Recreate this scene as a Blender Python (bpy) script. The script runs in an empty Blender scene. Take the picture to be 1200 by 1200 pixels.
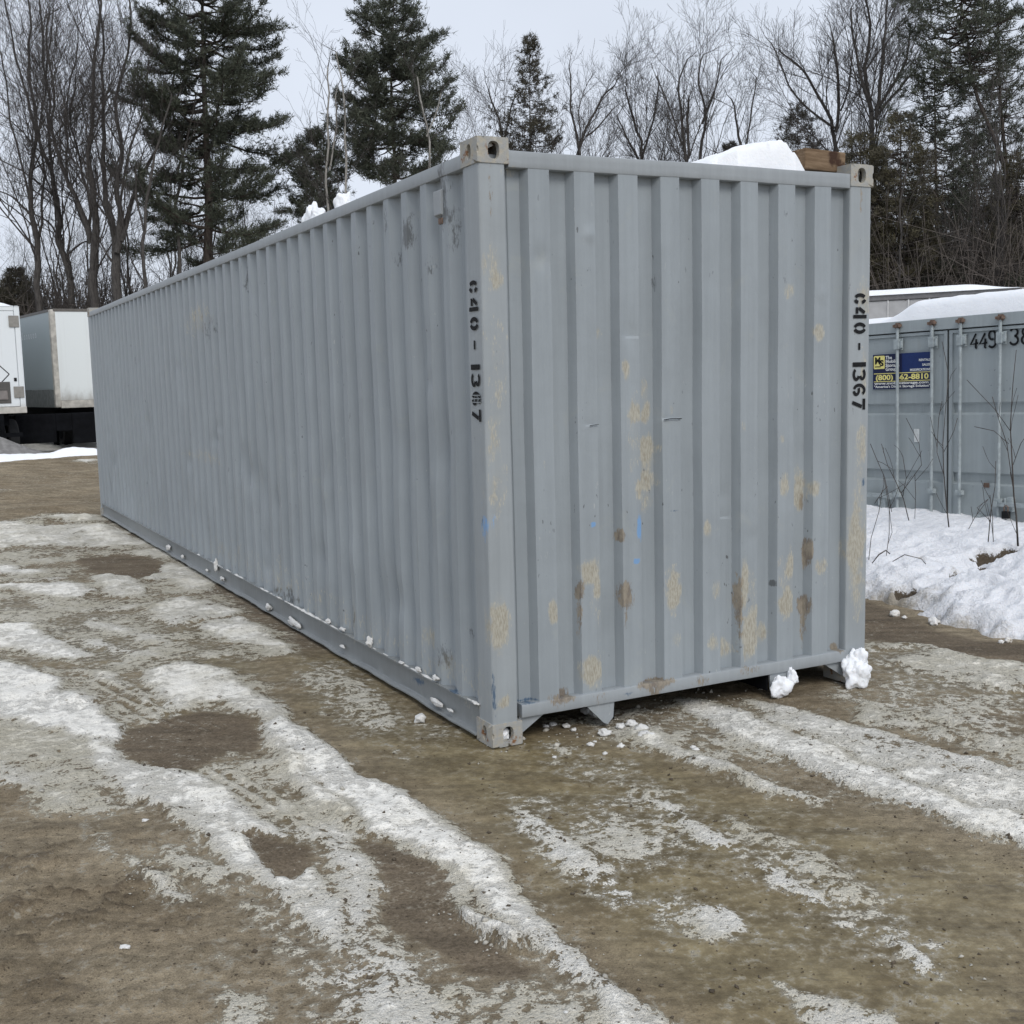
import bpy, bmesh, math, random
import numpy as np
from mathutils import Vector, Matrix, noise as mn
R = math.radians
sc = bpy.context.scene
col = sc.collection

# ------------------------------------------------------------------ camera, sky, sun, exposure
cam_d = bpy.data.cameras.new('camera'); cam = bpy.data.objects.new('camera', cam_d); col.objects.link(cam)
FW = Vector((0.44180639, 0.8888466, -0.12148595)); RT = Vector((0.89363631, -0.44794769, -0.02751383)); UP = Vector((0.07887493, 0.09640847, 0.99221175))
CX, CY, CZ = -2.46195552, -4.88240385, 1.79988647
cam.matrix_world = Matrix(((RT.x, UP.x, -FW.x, CX), (RT.y, UP.y, -FW.y, CY), (RT.z, UP.z, -FW.z, CZ), (0, 0, 0, 1)))
cam_d.sensor_width = 36; cam_d.lens = 40.751; cam_d.shift_x = 0.03087; cam_d.shift_y = 0.00675
cam_d.clip_start = 0.05; cam_d.clip_end = 2000
sc.camera = cam
SUN_EL, SUN_AZ = R(43), R(190)          # azimuth measured from +Y towards +X: behind the camera, a little right
world = bpy.data.worlds.new('World'); sc.world = world; world.use_nodes = True
wn = world.node_tree; wn.nodes.clear()
sky = wn.nodes.new('ShaderNodeTexSky'); sky.sky_type = 'NISHITA'; sky.sun_disc = False
sky.sun_elevation = SUN_EL; sky.sun_rotation = SUN_AZ; sky.dust_density = 4; sky.air_density = 1.0
hs = wn.nodes.new('ShaderNodeHueSaturation'); hs.inputs['Saturation'].default_value = 0.35; hs.inputs['Value'].default_value = 1.0
wmix = wn.nodes.new('ShaderNodeMixRGB'); wmix.inputs[0].default_value = 0.82; wmix.inputs[2].default_value = (5.85, 6.35, 7.25, 1)
cn = wn.nodes.new('ShaderNodeTexNoise'); cn.inputs['Scale'].default_value = 3.2; cn.inputs['Detail'].default_value = 4; ct = wn.nodes.new('ShaderNodeTexCoord'); wn.links.new(ct.outputs['Generated'], cn.inputs['Vector'])
cr = wn.nodes.new('ShaderNodeMapRange'); wn.links.new(cn.outputs[0], cr.inputs[0]); [setattr(cr.inputs[i + 1], 'default_value', v) for i, v in enumerate((.3, .7, .95, 1.05))]
cm = wn.nodes.new('ShaderNodeMixRGB'); cm.blend_type = 'MULTIPLY'; cm.inputs[0].default_value = 1
bg = wn.nodes.new('ShaderNodeBackground'); bg.inputs['Strength'].default_value = 0.1
wo = wn.nodes.new('ShaderNodeOutputWorld')
wn.links.new(sky.outputs[0], hs.inputs['Color']); wn.links.new(hs.outputs[0], wmix.inputs[1]); wn.links.new(wmix.outputs[0], cm.inputs[1]); wn.links.new(cr.outputs[0], cm.inputs[2]); wn.links.new(cm.outputs[0], bg.inputs[0]); wn.links.new(bg.outputs[0], wo.inputs[0])
sun_d = bpy.data.lights.new('sun', 'SUN'); sun_d.energy = 0.95; sun_d.angle = R(22); sun_d.color = (1, .965, .91)
sun = bpy.data.objects.new('sun', sun_d); col.objects.link(sun)
sdir = Vector((math.sin(SUN_AZ) * math.cos(SUN_EL), math.cos(SUN_AZ) * math.cos(SUN_EL), math.sin(SUN_EL)))
sun.rotation_euler = sdir.to_track_quat('Z', 'Y').to_euler(); sun.location = sdir * 60
vs = sc.view_settings; vs.view_transform = 'Standard'; vs.look = 'None'; vs.exposure = 0.44; vs.gamma = 1; vs.use_curve_mapping = False

# ------------------------------------------------------------------ measured data (world metres)
SNOW_AREAS = [(0.47, 0.3, 0.004, [(-1.74, 12.57), (0.08, 11.82), (0.17, 8.3), (-0.02, 5.22), (-0.13, 3.06), (-0.29, 2.26), (-0.74, 2.56), (-1.15, 2.43), (-1.68, 3.17), (-2.17, 3.77)]), (0.44, 0.35, 0.006, [(-2.18, 3.63), (-1.69, 3.04), (-1.15, 2.43), (-0.62, 1.97), (-0.7, 0.97), (-0.75, -0.13), (-0.68, -1.04), (-0.74, -1.82), (-0.7, -2.45), (-1.63, -1.93), (-1.5, -1.42), (-1.57, -0.61), (-1.77, -0.0), (-2.01, 0.25), (-2.31, 1.0)]), (0.4, 0.4, 0.004, [(0.49, 0.33), (1.29, 0.21), (1.73, -0.62), (2.0, -1.53), (1.14, -2.19), (1.06, -1.67), (0.82, -1.2), (0.62, -0.41)]), (0.43, 0.4, 0.006, [(3.12, 0.69), (3.82, -0.14), (1.95, -1.57), (1.87, -1.03), (1.97, -0.12)]), (0.36, 0.4, 0.004, [(-0.24, -0.56), (0.36, -0.92), (0.32, -1.63), (0.37, -2.48), (0.2, -2.62), (-0.12, -2.14), (-0.38, -1.86), (-0.44, -1.28)]), (0.34, 0.4, 0.004, [(-0.18, 2.33), (0.04, 1.67), (-0.1, 0.35), (-0.46, -0.04), (-0.53, 0.45), (-0.47, 1.76)]), (0.8, 0.5, 0.01, [(-1.05, 12.62), (-0.65, 12.81), (0.02, 12.39), (0.02, 11.63), (-0.23, 11.47), (-0.63, 11.56), (-0.95, 12.41)]), (0.9, 0.6, 0.015, [(-1.66, 12.15), (-0.97, 11.72), (-0.8, 11.19), (-0.9, 11.0), (-1.69, 11.52)]), (0.85, 0.6, 0.03, [(-1.8, 11.39), (-0.91, 10.9), (-0.37, 10.79), (0.01, 10.59), (0.01, 10.07), (0.01, 8.59), (-0.27, 8.47), (-0.56, 8.53), (-0.79, 8.7), (-1.05, 9.22), (-1.36, 9.37), (-1.91, 9.22)]), (0.75, 0.5, 0.02, [(-1.74, 9.1), (-1.4, 8.69), (-1.24, 8.21), (-1.02, 7.87), (-1.15, 7.65), (-1.42, 8.19)]), (0.9, 0.8, 0.03, [(-1.86, 8.45), (-1.52, 7.79), (-1.27, 7.35), (-1.31, 7.14), (-1.56, 7.25), (-1.91, 7.56)]), (0.9, 0.7, 0.02, [(-1.94, 7.0), (-1.43, 6.75), (-1.16, 6.78), (-1.16, 6.67), (-1.37, 6.6)]), (0.8, 0.5, 0.02, [(-0.44, 8.16), (-0.17, 8.15), (0.2, 8.44), (0.15, 7.53), (-0.15, 7.47), (-0.31, 7.73)]), (0.9, 0.55, 0.03, [(-0.47, 6.83), (-0.07, 7.13), (0.09, 6.68), (0.02, 6.0), (-0.1, 5.12), (-0.21, 5.25), (-0.35, 5.55), (-0.48, 5.91), (-0.51, 6.27)]), (0.9, 0.6, 0.03, [(-0.95, 6.69), (-0.64, 6.77), (-0.6, 5.99), (-0.58, 5.37), (-0.75, 5.24), (-0.96, 5.39), (-1.01, 5.91)]), (0.95, 0.8, 0.03, [(-1.96, 6.69), (-1.41, 6.46), (-1.14, 6.43), (-1.03, 5.77), (-1.16, 5.38), (-1.4, 5.69), (-1.63, 6.2), (-1.97, 6.48)]), (0.8, 0.55, 0.02, [(-1.46, 4.94), (-1.11, 4.87), (-0.76, 4.93), (-0.6, 5.04), (-0.64, 4.81), (-1.04, 4.65)]), (0.9, 0.6, 0.025, [(-0.85, 4.33), (-0.64, 4.84), (-0.42, 5.01), (-0.23, 4.57), (-0.12, 4.07), (-0.22, 3.9), (-0.54, 3.85), (-0.75, 3.88)]), (0.92, 0.65, 0.025, [(-0.7, 3.71), (-0.5, 3.82), (-0.18, 3.87), (-0.15, 3.48), (-0.2, 3.04), (-0.23, 2.36), (-0.4, 2.76), (-0.55, 3.27)]), (0.88, 0.75, 0.03, [(-2.06, 4.76), (-1.65, 4.59), (-1.52, 3.91), (-1.42, 3.22), (-1.57, 3.18), (-1.8, 3.47), (-2.11, 3.88)]), (0.78, 0.6, 0.02, [(-1.3, 4.63), (-1.07, 4.2), (-0.93, 3.58), (-0.83, 3.26), (-0.91, 3.19), (-1.12, 3.64), (-1.31, 4.26)]), (0.66, 0.6, 0.015, [(-1.47, 3.87), (-1.22, 3.52), (-1.02, 2.93), (-1.16, 2.97), (-1.39, 3.32)]), (1, 1, 0.05, [(-2.18, 3.63), (-1.9, 3.09), (-1.72, 2.55), (-1.6, 1.88), (-1.49, 1.38), (-1.56, 1.08), (-1.63, 1.04), (-1.78, 1.38), (-1.96, 1.79), (-2.26, 2.07)]), (0.85, 0.55, 0.03, [(-1.59, 2.89), (-1.34, 2.55), (-1.33, 2.12), (-1.25, 1.47), (-1.3, 1.5), (-1.39, 2.05), (-1.54, 2.61)]), (0.95, 0.7, 0.035, [(-1.17, 2.52), (-0.95, 2.56), (-0.78, 2.19), (-0.71, 1.68), (-0.66, 1.37), (-0.72, 1.08), (-0.87, 0.99), (-0.91, 1.53), (-1.07, 1.55), (-1.19, 1.43), (-1.24, 1.66), (-1.25, 2.25)]), (1, 0.85, 0.05, [(-0.74, 1.13), (-0.72, 0.56), (-0.69, 0.24), (-0.64, -0.16), (-0.61, -0.65), (-0.61, -0.89), (-0.75, -1.2), (-0.82, -1.04), (-0.82, -0.89), (-0.93, -0.73), (-0.89, -0.3), (-0.9, 0.08), (-0.92, 0.53), (-0.9, 0.92)]), (0.82, 0.75, 0.03, [(-0.7, -0.79), (-0.61, -0.94), (-0.6, -1.2), (-0.65, -1.46), (-0.68, -1.7), (-0.69, -1.86), (-0.68, -2.02), (-0.68, -2.18), (-0.66, -2.3), (-0.68, -2.46), (-0.84, -2.37), (-0.77, -2.18), (-0.75, -2.08), (-0.82, -2.0), (-0.8, -1.86), (-0.79, -1.72), (-0.79, -1.48), (-0.76, -1.26)]), (1, 0.8, 0.07, [(-0.92, -1.46), (-0.87, -1.47), (-0.82, -1.65), (-0.81, -1.79), (-0.85, -1.82), (-0.89, -1.78), (-0.91, -1.64)]), (0.93, 0.6, 0.06, [(-0.91, 0.84), (-0.86, 0.65), (-0.88, 0.14), (-0.89, -0.29), (-0.92, -0.69), (-0.97, -0.53), (-1.0, -0.17), (-1.0, 0.15), (-0.99, 0.42)]), (0.9, 0.7, 0.035, [(-1.72, 1.31), (-1.63, 0.96), (-1.55, 0.66), (-1.41, 0.53), (-1.35, 0.36), (-1.3, 0.11), (-1.27, -0.18), (-1.21, -0.51), (-1.18, -0.67), (-1.17, -0.78), (-1.2, -0.83), (-1.24, -1.02), (-1.24, -1.22), (-1.26, -1.49), (-1.35, -1.57), (-1.38, -1.38), (-1.41, -1.17), (-1.45, -0.94), (-1.5, -0.68), (-1.52, -0.39), (-1.59, -0.16), (-1.7, 0.19), (-1.76, 0.74)]), (0.62, 0.35, 0.02, [(-2.09, 1.93), (-1.87, 1.52), (-1.71, 1.09), (-1.66, 0.41), (-1.62, -0.14), (-1.79, 0.07), (-1.99, 0.24), (-2.07, 0.57), (-2.29, 1.36), (-2.26, 2.04)]), (0.78, 0.5, 0.02, [(-2.29, 1.39), (-2.04, 0.85), (-1.95, 0.33), (-1.85, 0.14), (-1.99, 0.19), (-2.08, 0.48), (-2.31, 1.0)]), (0.58, 0.6, 0.015, [(-1.02, -0.55), (-1.02, -0.98), (-0.98, -1.27), (-1.04, -1.33), (-1.11, -1.18), (-1.18, -1.45), (-1.16, -1.78), (-1.18, -1.99), (-1.2, -2.17), (-1.5, -2.0), (-1.47, -1.68), (-1.36, -1.59), (-1.29, -1.41), (-1.24, -1.06)]), (0.6, 0.5, 0.01, [(-1.24, -0.47), (-0.95, -0.48), (-0.99, -0.86), (-1.1, -1.06), (-1.16, -0.76)]), (0.8, 0.7, 0.02, [(-1.8, -0.48), (-1.77, -0.67), (-1.72, -0.79), (-1.69, -0.92), (-1.71, -0.96), (-1.76, -0.84), (-1.82, -0.69)]), (0.55, 0.4, 0.01, [(-1.94, -0.01), (-1.84, -0.22), (-1.8, -0.39), (-1.68, -0.6), (-1.73, -0.7), (-1.83, -0.46), (-1.92, -0.27)]), (0.54, 0.4, 0.01, [(-1.68, -0.31), (-1.5, -0.66), (-1.47, -1.04), (-1.62, -0.92), (-1.69, -0.64)]), (0.58, 0.5, 0.01, [(-1.75, -1.57), (-1.65, -1.66), (-1.65, -1.92), (-1.79, -1.84)]), (0.53, 0.4, 0.01, [(-1.46, -1.31), (-1.37, -1.62), (-1.52, -1.91), (-1.56, -1.63)]), (0.85, 0.65, 0.04, [(0.76, 0.07), (0.82, -0.14), (0.76, -0.5), (0.82, -0.75), (0.8, -1.12), (0.88, -1.35), (0.8, -1.38), (0.73, -1.14), (0.71, -0.82), (0.66, -0.51), (0.67, -0.21)]), (0.92, 0.8, 0.04, [(1.27, 0.27), (1.38, 0.11), (1.44, -0.17), (1.35, -0.67), (1.33, -1.03), (1.32, -1.44), (1.31, -1.71), (1.38, -2.01), (1.18, -2.16), (1.11, -1.92), (1.08, -1.66), (1.07, -1.35), (1.07, -1.03), (1.08, -0.62), (1.12, -0.24), (1.14, 0.01)]), (0.74, 0.7, 0.03, [(1.58, -0.01), (1.72, -0.25), (1.73, -0.62), (1.82, -0.87), (1.82, -1.17), (1.91, -1.6), (1.38, -2.01), (1.31, -1.71), (1.32, -1.44), (1.33, -1.03), (1.35, -0.67), (1.42, -0.34)]), (0.58, 0.35, 0.02, [(3.11, 0.66), (3.32, 0.55), (3.53, 0.33), (3.56, -0.1), (3.38, -0.47), (3.11, -0.52), (2.95, -0.31), (2.86, -0.02), (2.8, 0.26)]), (0.62, 0.4, 0.02, [(2.05, -0.17), (2.15, -0.37), (2.23, -0.54), (2.21, -0.83), (2.17, -0.97), (2.29, -1.31), (2.05, -1.49), (1.92, -1.09), (1.89, -0.8), (1.78, -0.56)]), (0.8, 0.5, 0.05, [(2.96, -0.25), (3.1, -0.3), (3.19, -0.62), (3.05, -0.73), (2.8, -0.49)]), (0.75, 0.5, 0.04, [(2.26, -0.63), (2.28, -0.75), (2.23, -0.92), (2.13, -0.9), (2.16, -0.74)]), (0.64, 0.7, 0.015, [(-0.3, -0.76), (-0.23, -0.85), (-0.21, -1.02), (-0.26, -1.29), (-0.26, -1.59), (-0.33, -1.74), (-0.44, -1.75), (-0.45, -1.6), (-0.41, -1.29), (-0.38, -0.98)]), (0.6, 0.65, 0.012, [(0.27, -0.96), (0.33, -1.08), (0.29, -1.42), (0.23, -1.58), (0.14, -1.5), (0.16, -1.26)]), (0.72, 0.75, 0.015, [(0.2, -1.69), (0.27, -1.77), (0.26, -1.97), (0.22, -2.07), (0.16, -2.03), (0.15, -1.87)]), (0.66, 0.7, 0.015, [(0.14, -2.09), (0.2, -2.19), (0.2, -2.24), (0.12, -2.19)]), (0.72, 0.75, 0.015, [(0.22, -2.3), (0.25, -2.39), (0.24, -2.53), (0.22, -2.58), (0.15, -2.51), (0.16, -2.39)]), (0.6, 0.7, 0.012, [(-0.19, -1.81), (-0.08, -1.87), (-0.04, -2.0), (-0.15, -2.06), (-0.28, -2.0)]), (0.6, 0.6, 0.012, [(-0.23, -2.41), (-0.16, -2.52), (-0.12, -2.64), (-0.17, -2.75), (-0.38, -2.63)]), (0.7, 0.65, 0.01, [(-0.93, -2.17), (-0.86, -2.22), (-0.9, -2.26), (-0.94, -2.22)]), (0.52, 0.3, 0.01, [(-0.14, 1.78), (-0.03, 1.48), (-0.14, 0.72), (-0.38, 0.36), (-0.43, 0.72), (-0.36, 1.25)]), (0.5, 0.3, 0.01, [(0.23, 0.06), (0.45, -0.38), (0.42, -0.96), (0.24, -0.97), (0.09, -0.51)]), (0.48, 0.3, 0.01, [(0.4, -1.28), (0.48, -1.72), (0.43, -2.18), (0.29, -2.1), (0.27, -1.69)]), (1, 1, 0.12, [(-0.93, 40.36), (1.04, 37.02), (1.92, 39.01), (2.22, 35.49), (2.93, 36.83), (3.97, 36.23), (3.48, 33.16), (2.37, 32.58), (1.27, 32.7), (-1.11, 35.61)]), (0.9, 0.8, 0.02, [(1.67, 29.93), (2.47, 30.64), (2.9, 29.56), (2.69, 28.21), (1.66, 28.91)]), (0.9, 0.8, 0.01, [(1.4, 25.55), (1.82, 25.08), (1.67, 24.06), (1.34, 24.81)]), (0.9, 0.8, 0.01, [(-1.16, 18.53), (-0.79, 17.97), (-0.79, 17.56), (-1.19, 17.92)])]
MUD_AREAS = [[(-1.26, 1.42), (-1.01, 1.4), (-0.92, 1.15), (-0.91, 0.84), (-1.02, 0.54), (-1.14, 0.66), (-1.34, 0.45), (-1.48, 0.61), (-1.63, 0.96), (-1.5, 1.26)], [(-1.38, -0.41), (-1.31, -0.48), (-1.23, -0.66), (-1.18, -0.79), (-1.23, -0.9), (-1.33, -0.97), (-1.36, -0.93), (-1.37, -0.78), (-1.35, -0.55)], [(-0.96, -0.78), (-0.86, -0.97), (-0.81, -1.18), (-0.89, -1.42), (-0.91, -1.59), (-0.91, -1.77), (-0.87, -1.93), (-0.95, -1.97), (-1.04, -1.86), (-1.07, -1.6), (-1.14, -1.38), (-1.04, -1.17)], [(-0.85, 7.91), (-0.36, 7.92), (-0.11, 7.37), (-0.35, 6.44), (-0.54, 6.23), (-0.73, 6.72), (-0.92, 7.1)], [(4.14, 1.85), (4.05, 1.41), (3.89, 1.01), (3.82, 0.65), (3.8, 0.35), (3.96, -0.09), (3.56, -0.4), (3.43, 0.04), (3.41, 0.49), (3.17, 0.77)]]
ICE_AREAS = [[(-0.32, 2.42), (0.2, 2.37), (0.02, 0.62), (0.34, 0.07), (0.62, -0.41), (0.73, -1.14), (0.86, -1.94), (1.02, -2.29), (0.12, -2.97), (-0.62, -2.56), (-0.54, -2.09), (-0.58, -1.52), (-0.47, -0.77), (-0.55, 0.16), (-0.6, 1.2)], [(-2.06, 6.15), (-1.04, 5.21), (-0.44, 2.64), (-0.52, 1.79), (-1.13, 2.55), (-2.19, 3.49)], [(-1.39, 2.58), (-1.2, 2.22), (-0.98, 0.97), (-1.13, 0.98), (-1.3, 1.44), (-1.41, 2.13)], [(-1.31, 0.4), (-1.17, 0.05), (-1.03, -0.69), (-1.15, -0.62), (-1.24, -0.2)], [(3.09, 0.62), (3.6, -0.13), (2.8, -0.93), (2.48, -0.12)]]
TREADS = [([(-1.59, 2.84), (-1.33, 2.3), (-1.25, 1.45), (-0.96, 1.04), (-1.18, 0.97), (-1.43, 1.34), (-1.52, 2.08)], [(-1.42, 2.36), (-1.17, 1.18)]), ([(-1.3, 0.54), (-1.13, 0.16), (-1.02, -0.65), (-1.13, -0.68), (-1.24, -0.2), (-1.34, 0.28)], [(-1.28, 0.38), (-1.09, -0.56)])]
BANK_EDGE = [(4.03, 1.59), (3.98, 1.35), (3.84, 0.97), (3.78, 0.61), (3.76, 0.32), (3.85, 0.06), (3.89, -0.26), (3.91, -0.69)]
END_WEAR = [(0.084, 2.251, 0.028, 0.044, ('w', 0.7)), (0.028, 2.328, 0.018, 0.055, ('w', 0.55)), (0.077, 2.31, 0.037, 0.103, ('w', 0.45)), (0.083, 1.749, 0.019, 0.044, ('w', 0.4)), (0.044, 1.485, 0.028, 0.101, ('w', 0.5)), (0.033, 1.275, 0.028, 0.081, ('w', 0.45)), (0.055, 0.611, 0.043, 0.103, ('w', 0.9)), (0.077, 0.227, 0.019, 0.021, ('w', 0.9)), (0.805, 1.813, 0.017, 0.038, ('w', 0.8)), (0.858, 1.594, 0.04, 0.052, ('w', 0.85)), (0.952, 1.603, 0.025, 0.052, ('w', 0.8)), (0.943, 1.707, 0.025, 0.065, ('w', 0.5)), (0.955, 1.383, 0.045, 0.087, ('w', 0.85)), (0.953, 1.256, 0.041, 0.061, ('w', 0.75)), (0.947, 1.143, 0.036, 0.052, ('w', 0.45)), (0.874, 1.218, 0.02, 0.043, ('w', 0.75)), (0.572, 0.818, 0.04, 0.056, ('w', 0.95)), (0.615, 0.727, 0.02, 0.052, ('w', 0.85)), (1.081, 0.677, 0.041, 0.085, ('w', 0.9)), (1.357, 0.633, 0.026, 0.041, ('w', 0.45)), (1.303, 0.963, 0.021, 0.04, ('w', 0.6)), (0.363, 0.642, 0.025, 0.055, ('w', 0.75)), (0.583, 0.314, 0.055, 0.06, ('w', 0.9)), (1.369, 0.641, 0.026, 0.041, ('w', 0.45)), (1.339, 0.348, 0.032, 0.041, ('w', 0.6)), (1.095, 0.403, 0.026, 0.036, ('w', 0.4)), (1.442, 0.297, 0.043, 0.046, ('w', 0.6)), (1.552, 0.626, 0.021, 0.157, ('w', 0.75)), (1.599, 0.621, 0.043, 0.092, ('w', 0.35)), (0.852, 1.487, 0.05, 0.172, ('w', 0.3)), (1.837, 0.596, 0.049, 0.16, ('w', 0.35)), (2.358, 0.982, 0.051, 0.338, ('w', 0.35)), (0.062, 1.322, 0.047, 0.244, ('w', 0.3)), (0.081, 1.845, 0.047, 0.321, ('w', 0.25)), (0.61, 0.727, 0.045, 0.172, ('w', 0.3)), (1.587, 0.396, 0.049, 0.111, ('w', 0.8)), (1.694, 0.355, 0.043, 0.042, ('w', 0.65)), (1.838, 0.505, 0.044, 0.075, ('w', 0.8)), (1.866, 0.726, 0.027, 0.07, ('w', 0.7)), (2.082, 0.695, 0.044, 0.043, ('w', 0.5)), (1.973, 1.13, 0.033, 0.103, ('w', 0.8)), (2.046, 1.139, 0.033, 0.038, ('w', 0.7)), (1.822, 1.163, 0.027, 0.056, ('w', 0.7)), (2.062, 1.988, 0.027, 0.037, ('w', 0.7)), (1.808, 1.419, 0.016, 0.018, ('w', 0.6)), (0.668, 1.999, 0.02, 0.025, ('w', 0.5)), (1.851, 2.215, 0.032, 0.032, ('w', 0.5)), (1.541, 1.5, 0.016, 0.027, ('w', 0.4)), (1.089, 1.607, 0.015, 0.022, ('w', 0.3)), (2.348, 0.787, 0.051, 0.218, ('w', 0.75)), (2.376, 2.173, 0.033, 0.104, ('w', 0.55)), (2.39, 1.749, 0.022, 0.143, ('w', 0.5)), (2.383, 1.367, 0.028, 0.115, ('w', 0.55)), (2.359, 0.49, 0.045, 0.098, ('w', 0.5)), (0.329, 1.367, 0.01, 0.017, ('w', 0.3)), (0.179, 2.748, 0.055, 0.024, ('w', 0.3)), (0.068, 2.627, 0.009, 0.118, ('r', 0.5)), (0.123, 2.66, 0.007, 0.087, ('r', 0.5)), (0.787, 0.553, 0.01, 0.105, ('r', 0.5)), (1.998, 0.36, 0.011, 0.105, ('r', 0.5)), (0.956, 0.124, 0.031, 0.036, ('r', 0.6)), (0.6, 0.147, 0.015, 0.035, ('r', 0.5)), (0.164, 0.114, 0.02, 0.025, ('r', 0.4)), (0.518, 0.607, 0.01, 0.094, ('r', 0.5)), (2.354, 2.725, 0.008, 0.084, ('r', 0.4)), (0.52, 0.728, 0.015, 0.047, ('r', 0.85)), (0.767, 0.982, 0.015, 0.026, ('r', 0.85)), (0.789, 0.677, 0.035, 0.061, ('r', 0.75)), (1.997, 0.482, 0.028, 0.048, ('r', 0.85)), (2.013, 0.769, 0.017, 0.062, ('r', 0.85)), (1.992, 1.057, 0.016, 0.047, ('r', 0.7)), (1.523, 0.512, 0.016, 0.138, ('r', 0.75)), (0.39, 0.196, 0.064, 0.026, ('r', 0.8)), (0.957, 0.179, 0.093, 0.018, ('r', 0.9)), (1.243, 0.161, 0.063, 0.023, ('r', 0.5)), (1.576, 0.175, 0.076, 0.023, ('r', 0.5)), (2.234, 0.207, 0.023, 0.019, ('r', 0.8)), (0.6, 0.165, 0.04, 0.017, ('r', 0.4)), (0.872, 1.021, 0.016, 0.065, ('b', 0.95)), (0.854, 0.843, 0.02, 0.013, ('b', 0.9)), (0.596, 1.053, 0.015, 0.009, ('b', 0.9)), (0.214, 0.201, 0.054, 0.01, ('n', 0.75)), (0.014, 0.33, 0.006, 0.14, ('n', 0.7)), (0.024, 0.166, 0.014, 0.025, ('n', 0.4)), (0.781, 0.164, 0.051, 0.009, ('n', 0.6)), (0.047, 0.494, 0.019, 0.025, ('n', 0.4)), (2.4, 1.149, 0.008, 0.029, ('n', 0.9)), (1.084, 1.088, 0.026, 0.007, ('n', 0.7)), (1.765, 0.627, 0.008, 0.019, ('k', 0.95)), (1.529, 0.309, 0.008, 0.009, ('k', 0.9)), (1.675, 2.653, 0.01, 0.036, ('k', 0.3)), (1.825, 2.615, 0.011, 0.023, ('k', 0.6)), (1.821, 2.259, 0.011, 0.036, ('k', 0.6)), (1.613, 2.694, 0.01, 0.027, ('k', 0.4)), (0.599, 2.286, 0.01, 0.033, ('k', 0.5)), (1.001, 2.242, 0.01, 0.034, ('k', 0.5))]
SIDE_WEAR = [(5.761, 2.382, 0.5, 0.13, ('w', 0.33)), (5.392, 2.288, 0.3, 0.1, ('k', 0.45)), (0.415, 2.665, 0.05, 0.14, ('k', 0.75)), (0.335, 2.544, 0.05, 0.12, ('k', 0.5)), (0.875, 2.578, 0.05, 0.08, ('k', 0.8)), (1.157, 2.635, 0.03, 0.08, ('k', 0.6)), (1.039, 2.462, 0.06, 0.05, ('k', 0.4)), (0.604, 2.375, 0.03, 0.06, ('k', 0.4)), (4.063, 2.613, 0.06, 0.1, ('k', 0.7)), (9.311, 2.549, 0.06, 0.04, ('k', 0.9)), (-0.043, 2.254, 0.05, 0.05, ('k', 0.45)), (0.045, 1.085, 0.03, 0.08, ('b', 0.5)), (0.062, 1.108, 0.012, 0.06, ('n', 0.6)), (1.988, 0.297, 0.06, 0.12, ('w', 0.4)), (1.938, 0.322, 0.03, 0.08, ('k', 0.6)), (1.449, 0.407, 0.04, 0.1, ('k', 0.4)), (0.788, 0.39, 0.05, 0.06, ('w', 0.5)), (0.603, 0.333, 0.06, 0.06, ('k', 0.5)), (0.311, 0.504, 0.01, 0.09, ('k', 0.9)), (0.552, 0.298, 0.06, 0.06, ('w', 0.35)), (3.545, 0.318, 0.06, 0.16, ('w', 0.55)), (3.345, 0.219, 0.3, 0.05, ('k', 0.6)), (1.937, 0.333, 0.05, 0.12, ('w', 0.35)), (0.455, 0.187, 0.07, 0.012, ('n', 0.75)), (0.928, 0.12, 0.07, 0.022, ('n', 0.9)), (5.528, 0.344, 1.4, 0.22, ('k', 0.17)), (4.029, 0.861, 1.2, 0.1, ('k', 0.2)), (6.809, 0.882, 1.5, 0.2, ('k', 0.16)), (4.768, 1.087, 1.0, 0.05, ('k', 0.2)), (8.867, 2.091, 0.12, 0.1, ('k', 0.35)), (5.831, 1.143, 0.8, 0.05, ('w', 0.3)), (-0.013, 2.199, 0.04, 0.2, ('w', 0.2)), (-0.009, 0.164, 0.02, 0.03, ('n', 0.4)), (0.184, 2.651, 0.03, 0.3, ('k', 0.3)), (0.348, 0.252, 1.2, 0.1, ('w', 0.22)), (2.134, 0.271, 2.2, 0.1, ('w', 0.22)), (4.126, 0.337, 2.5, 0.1, ('w', 0.22))]
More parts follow.
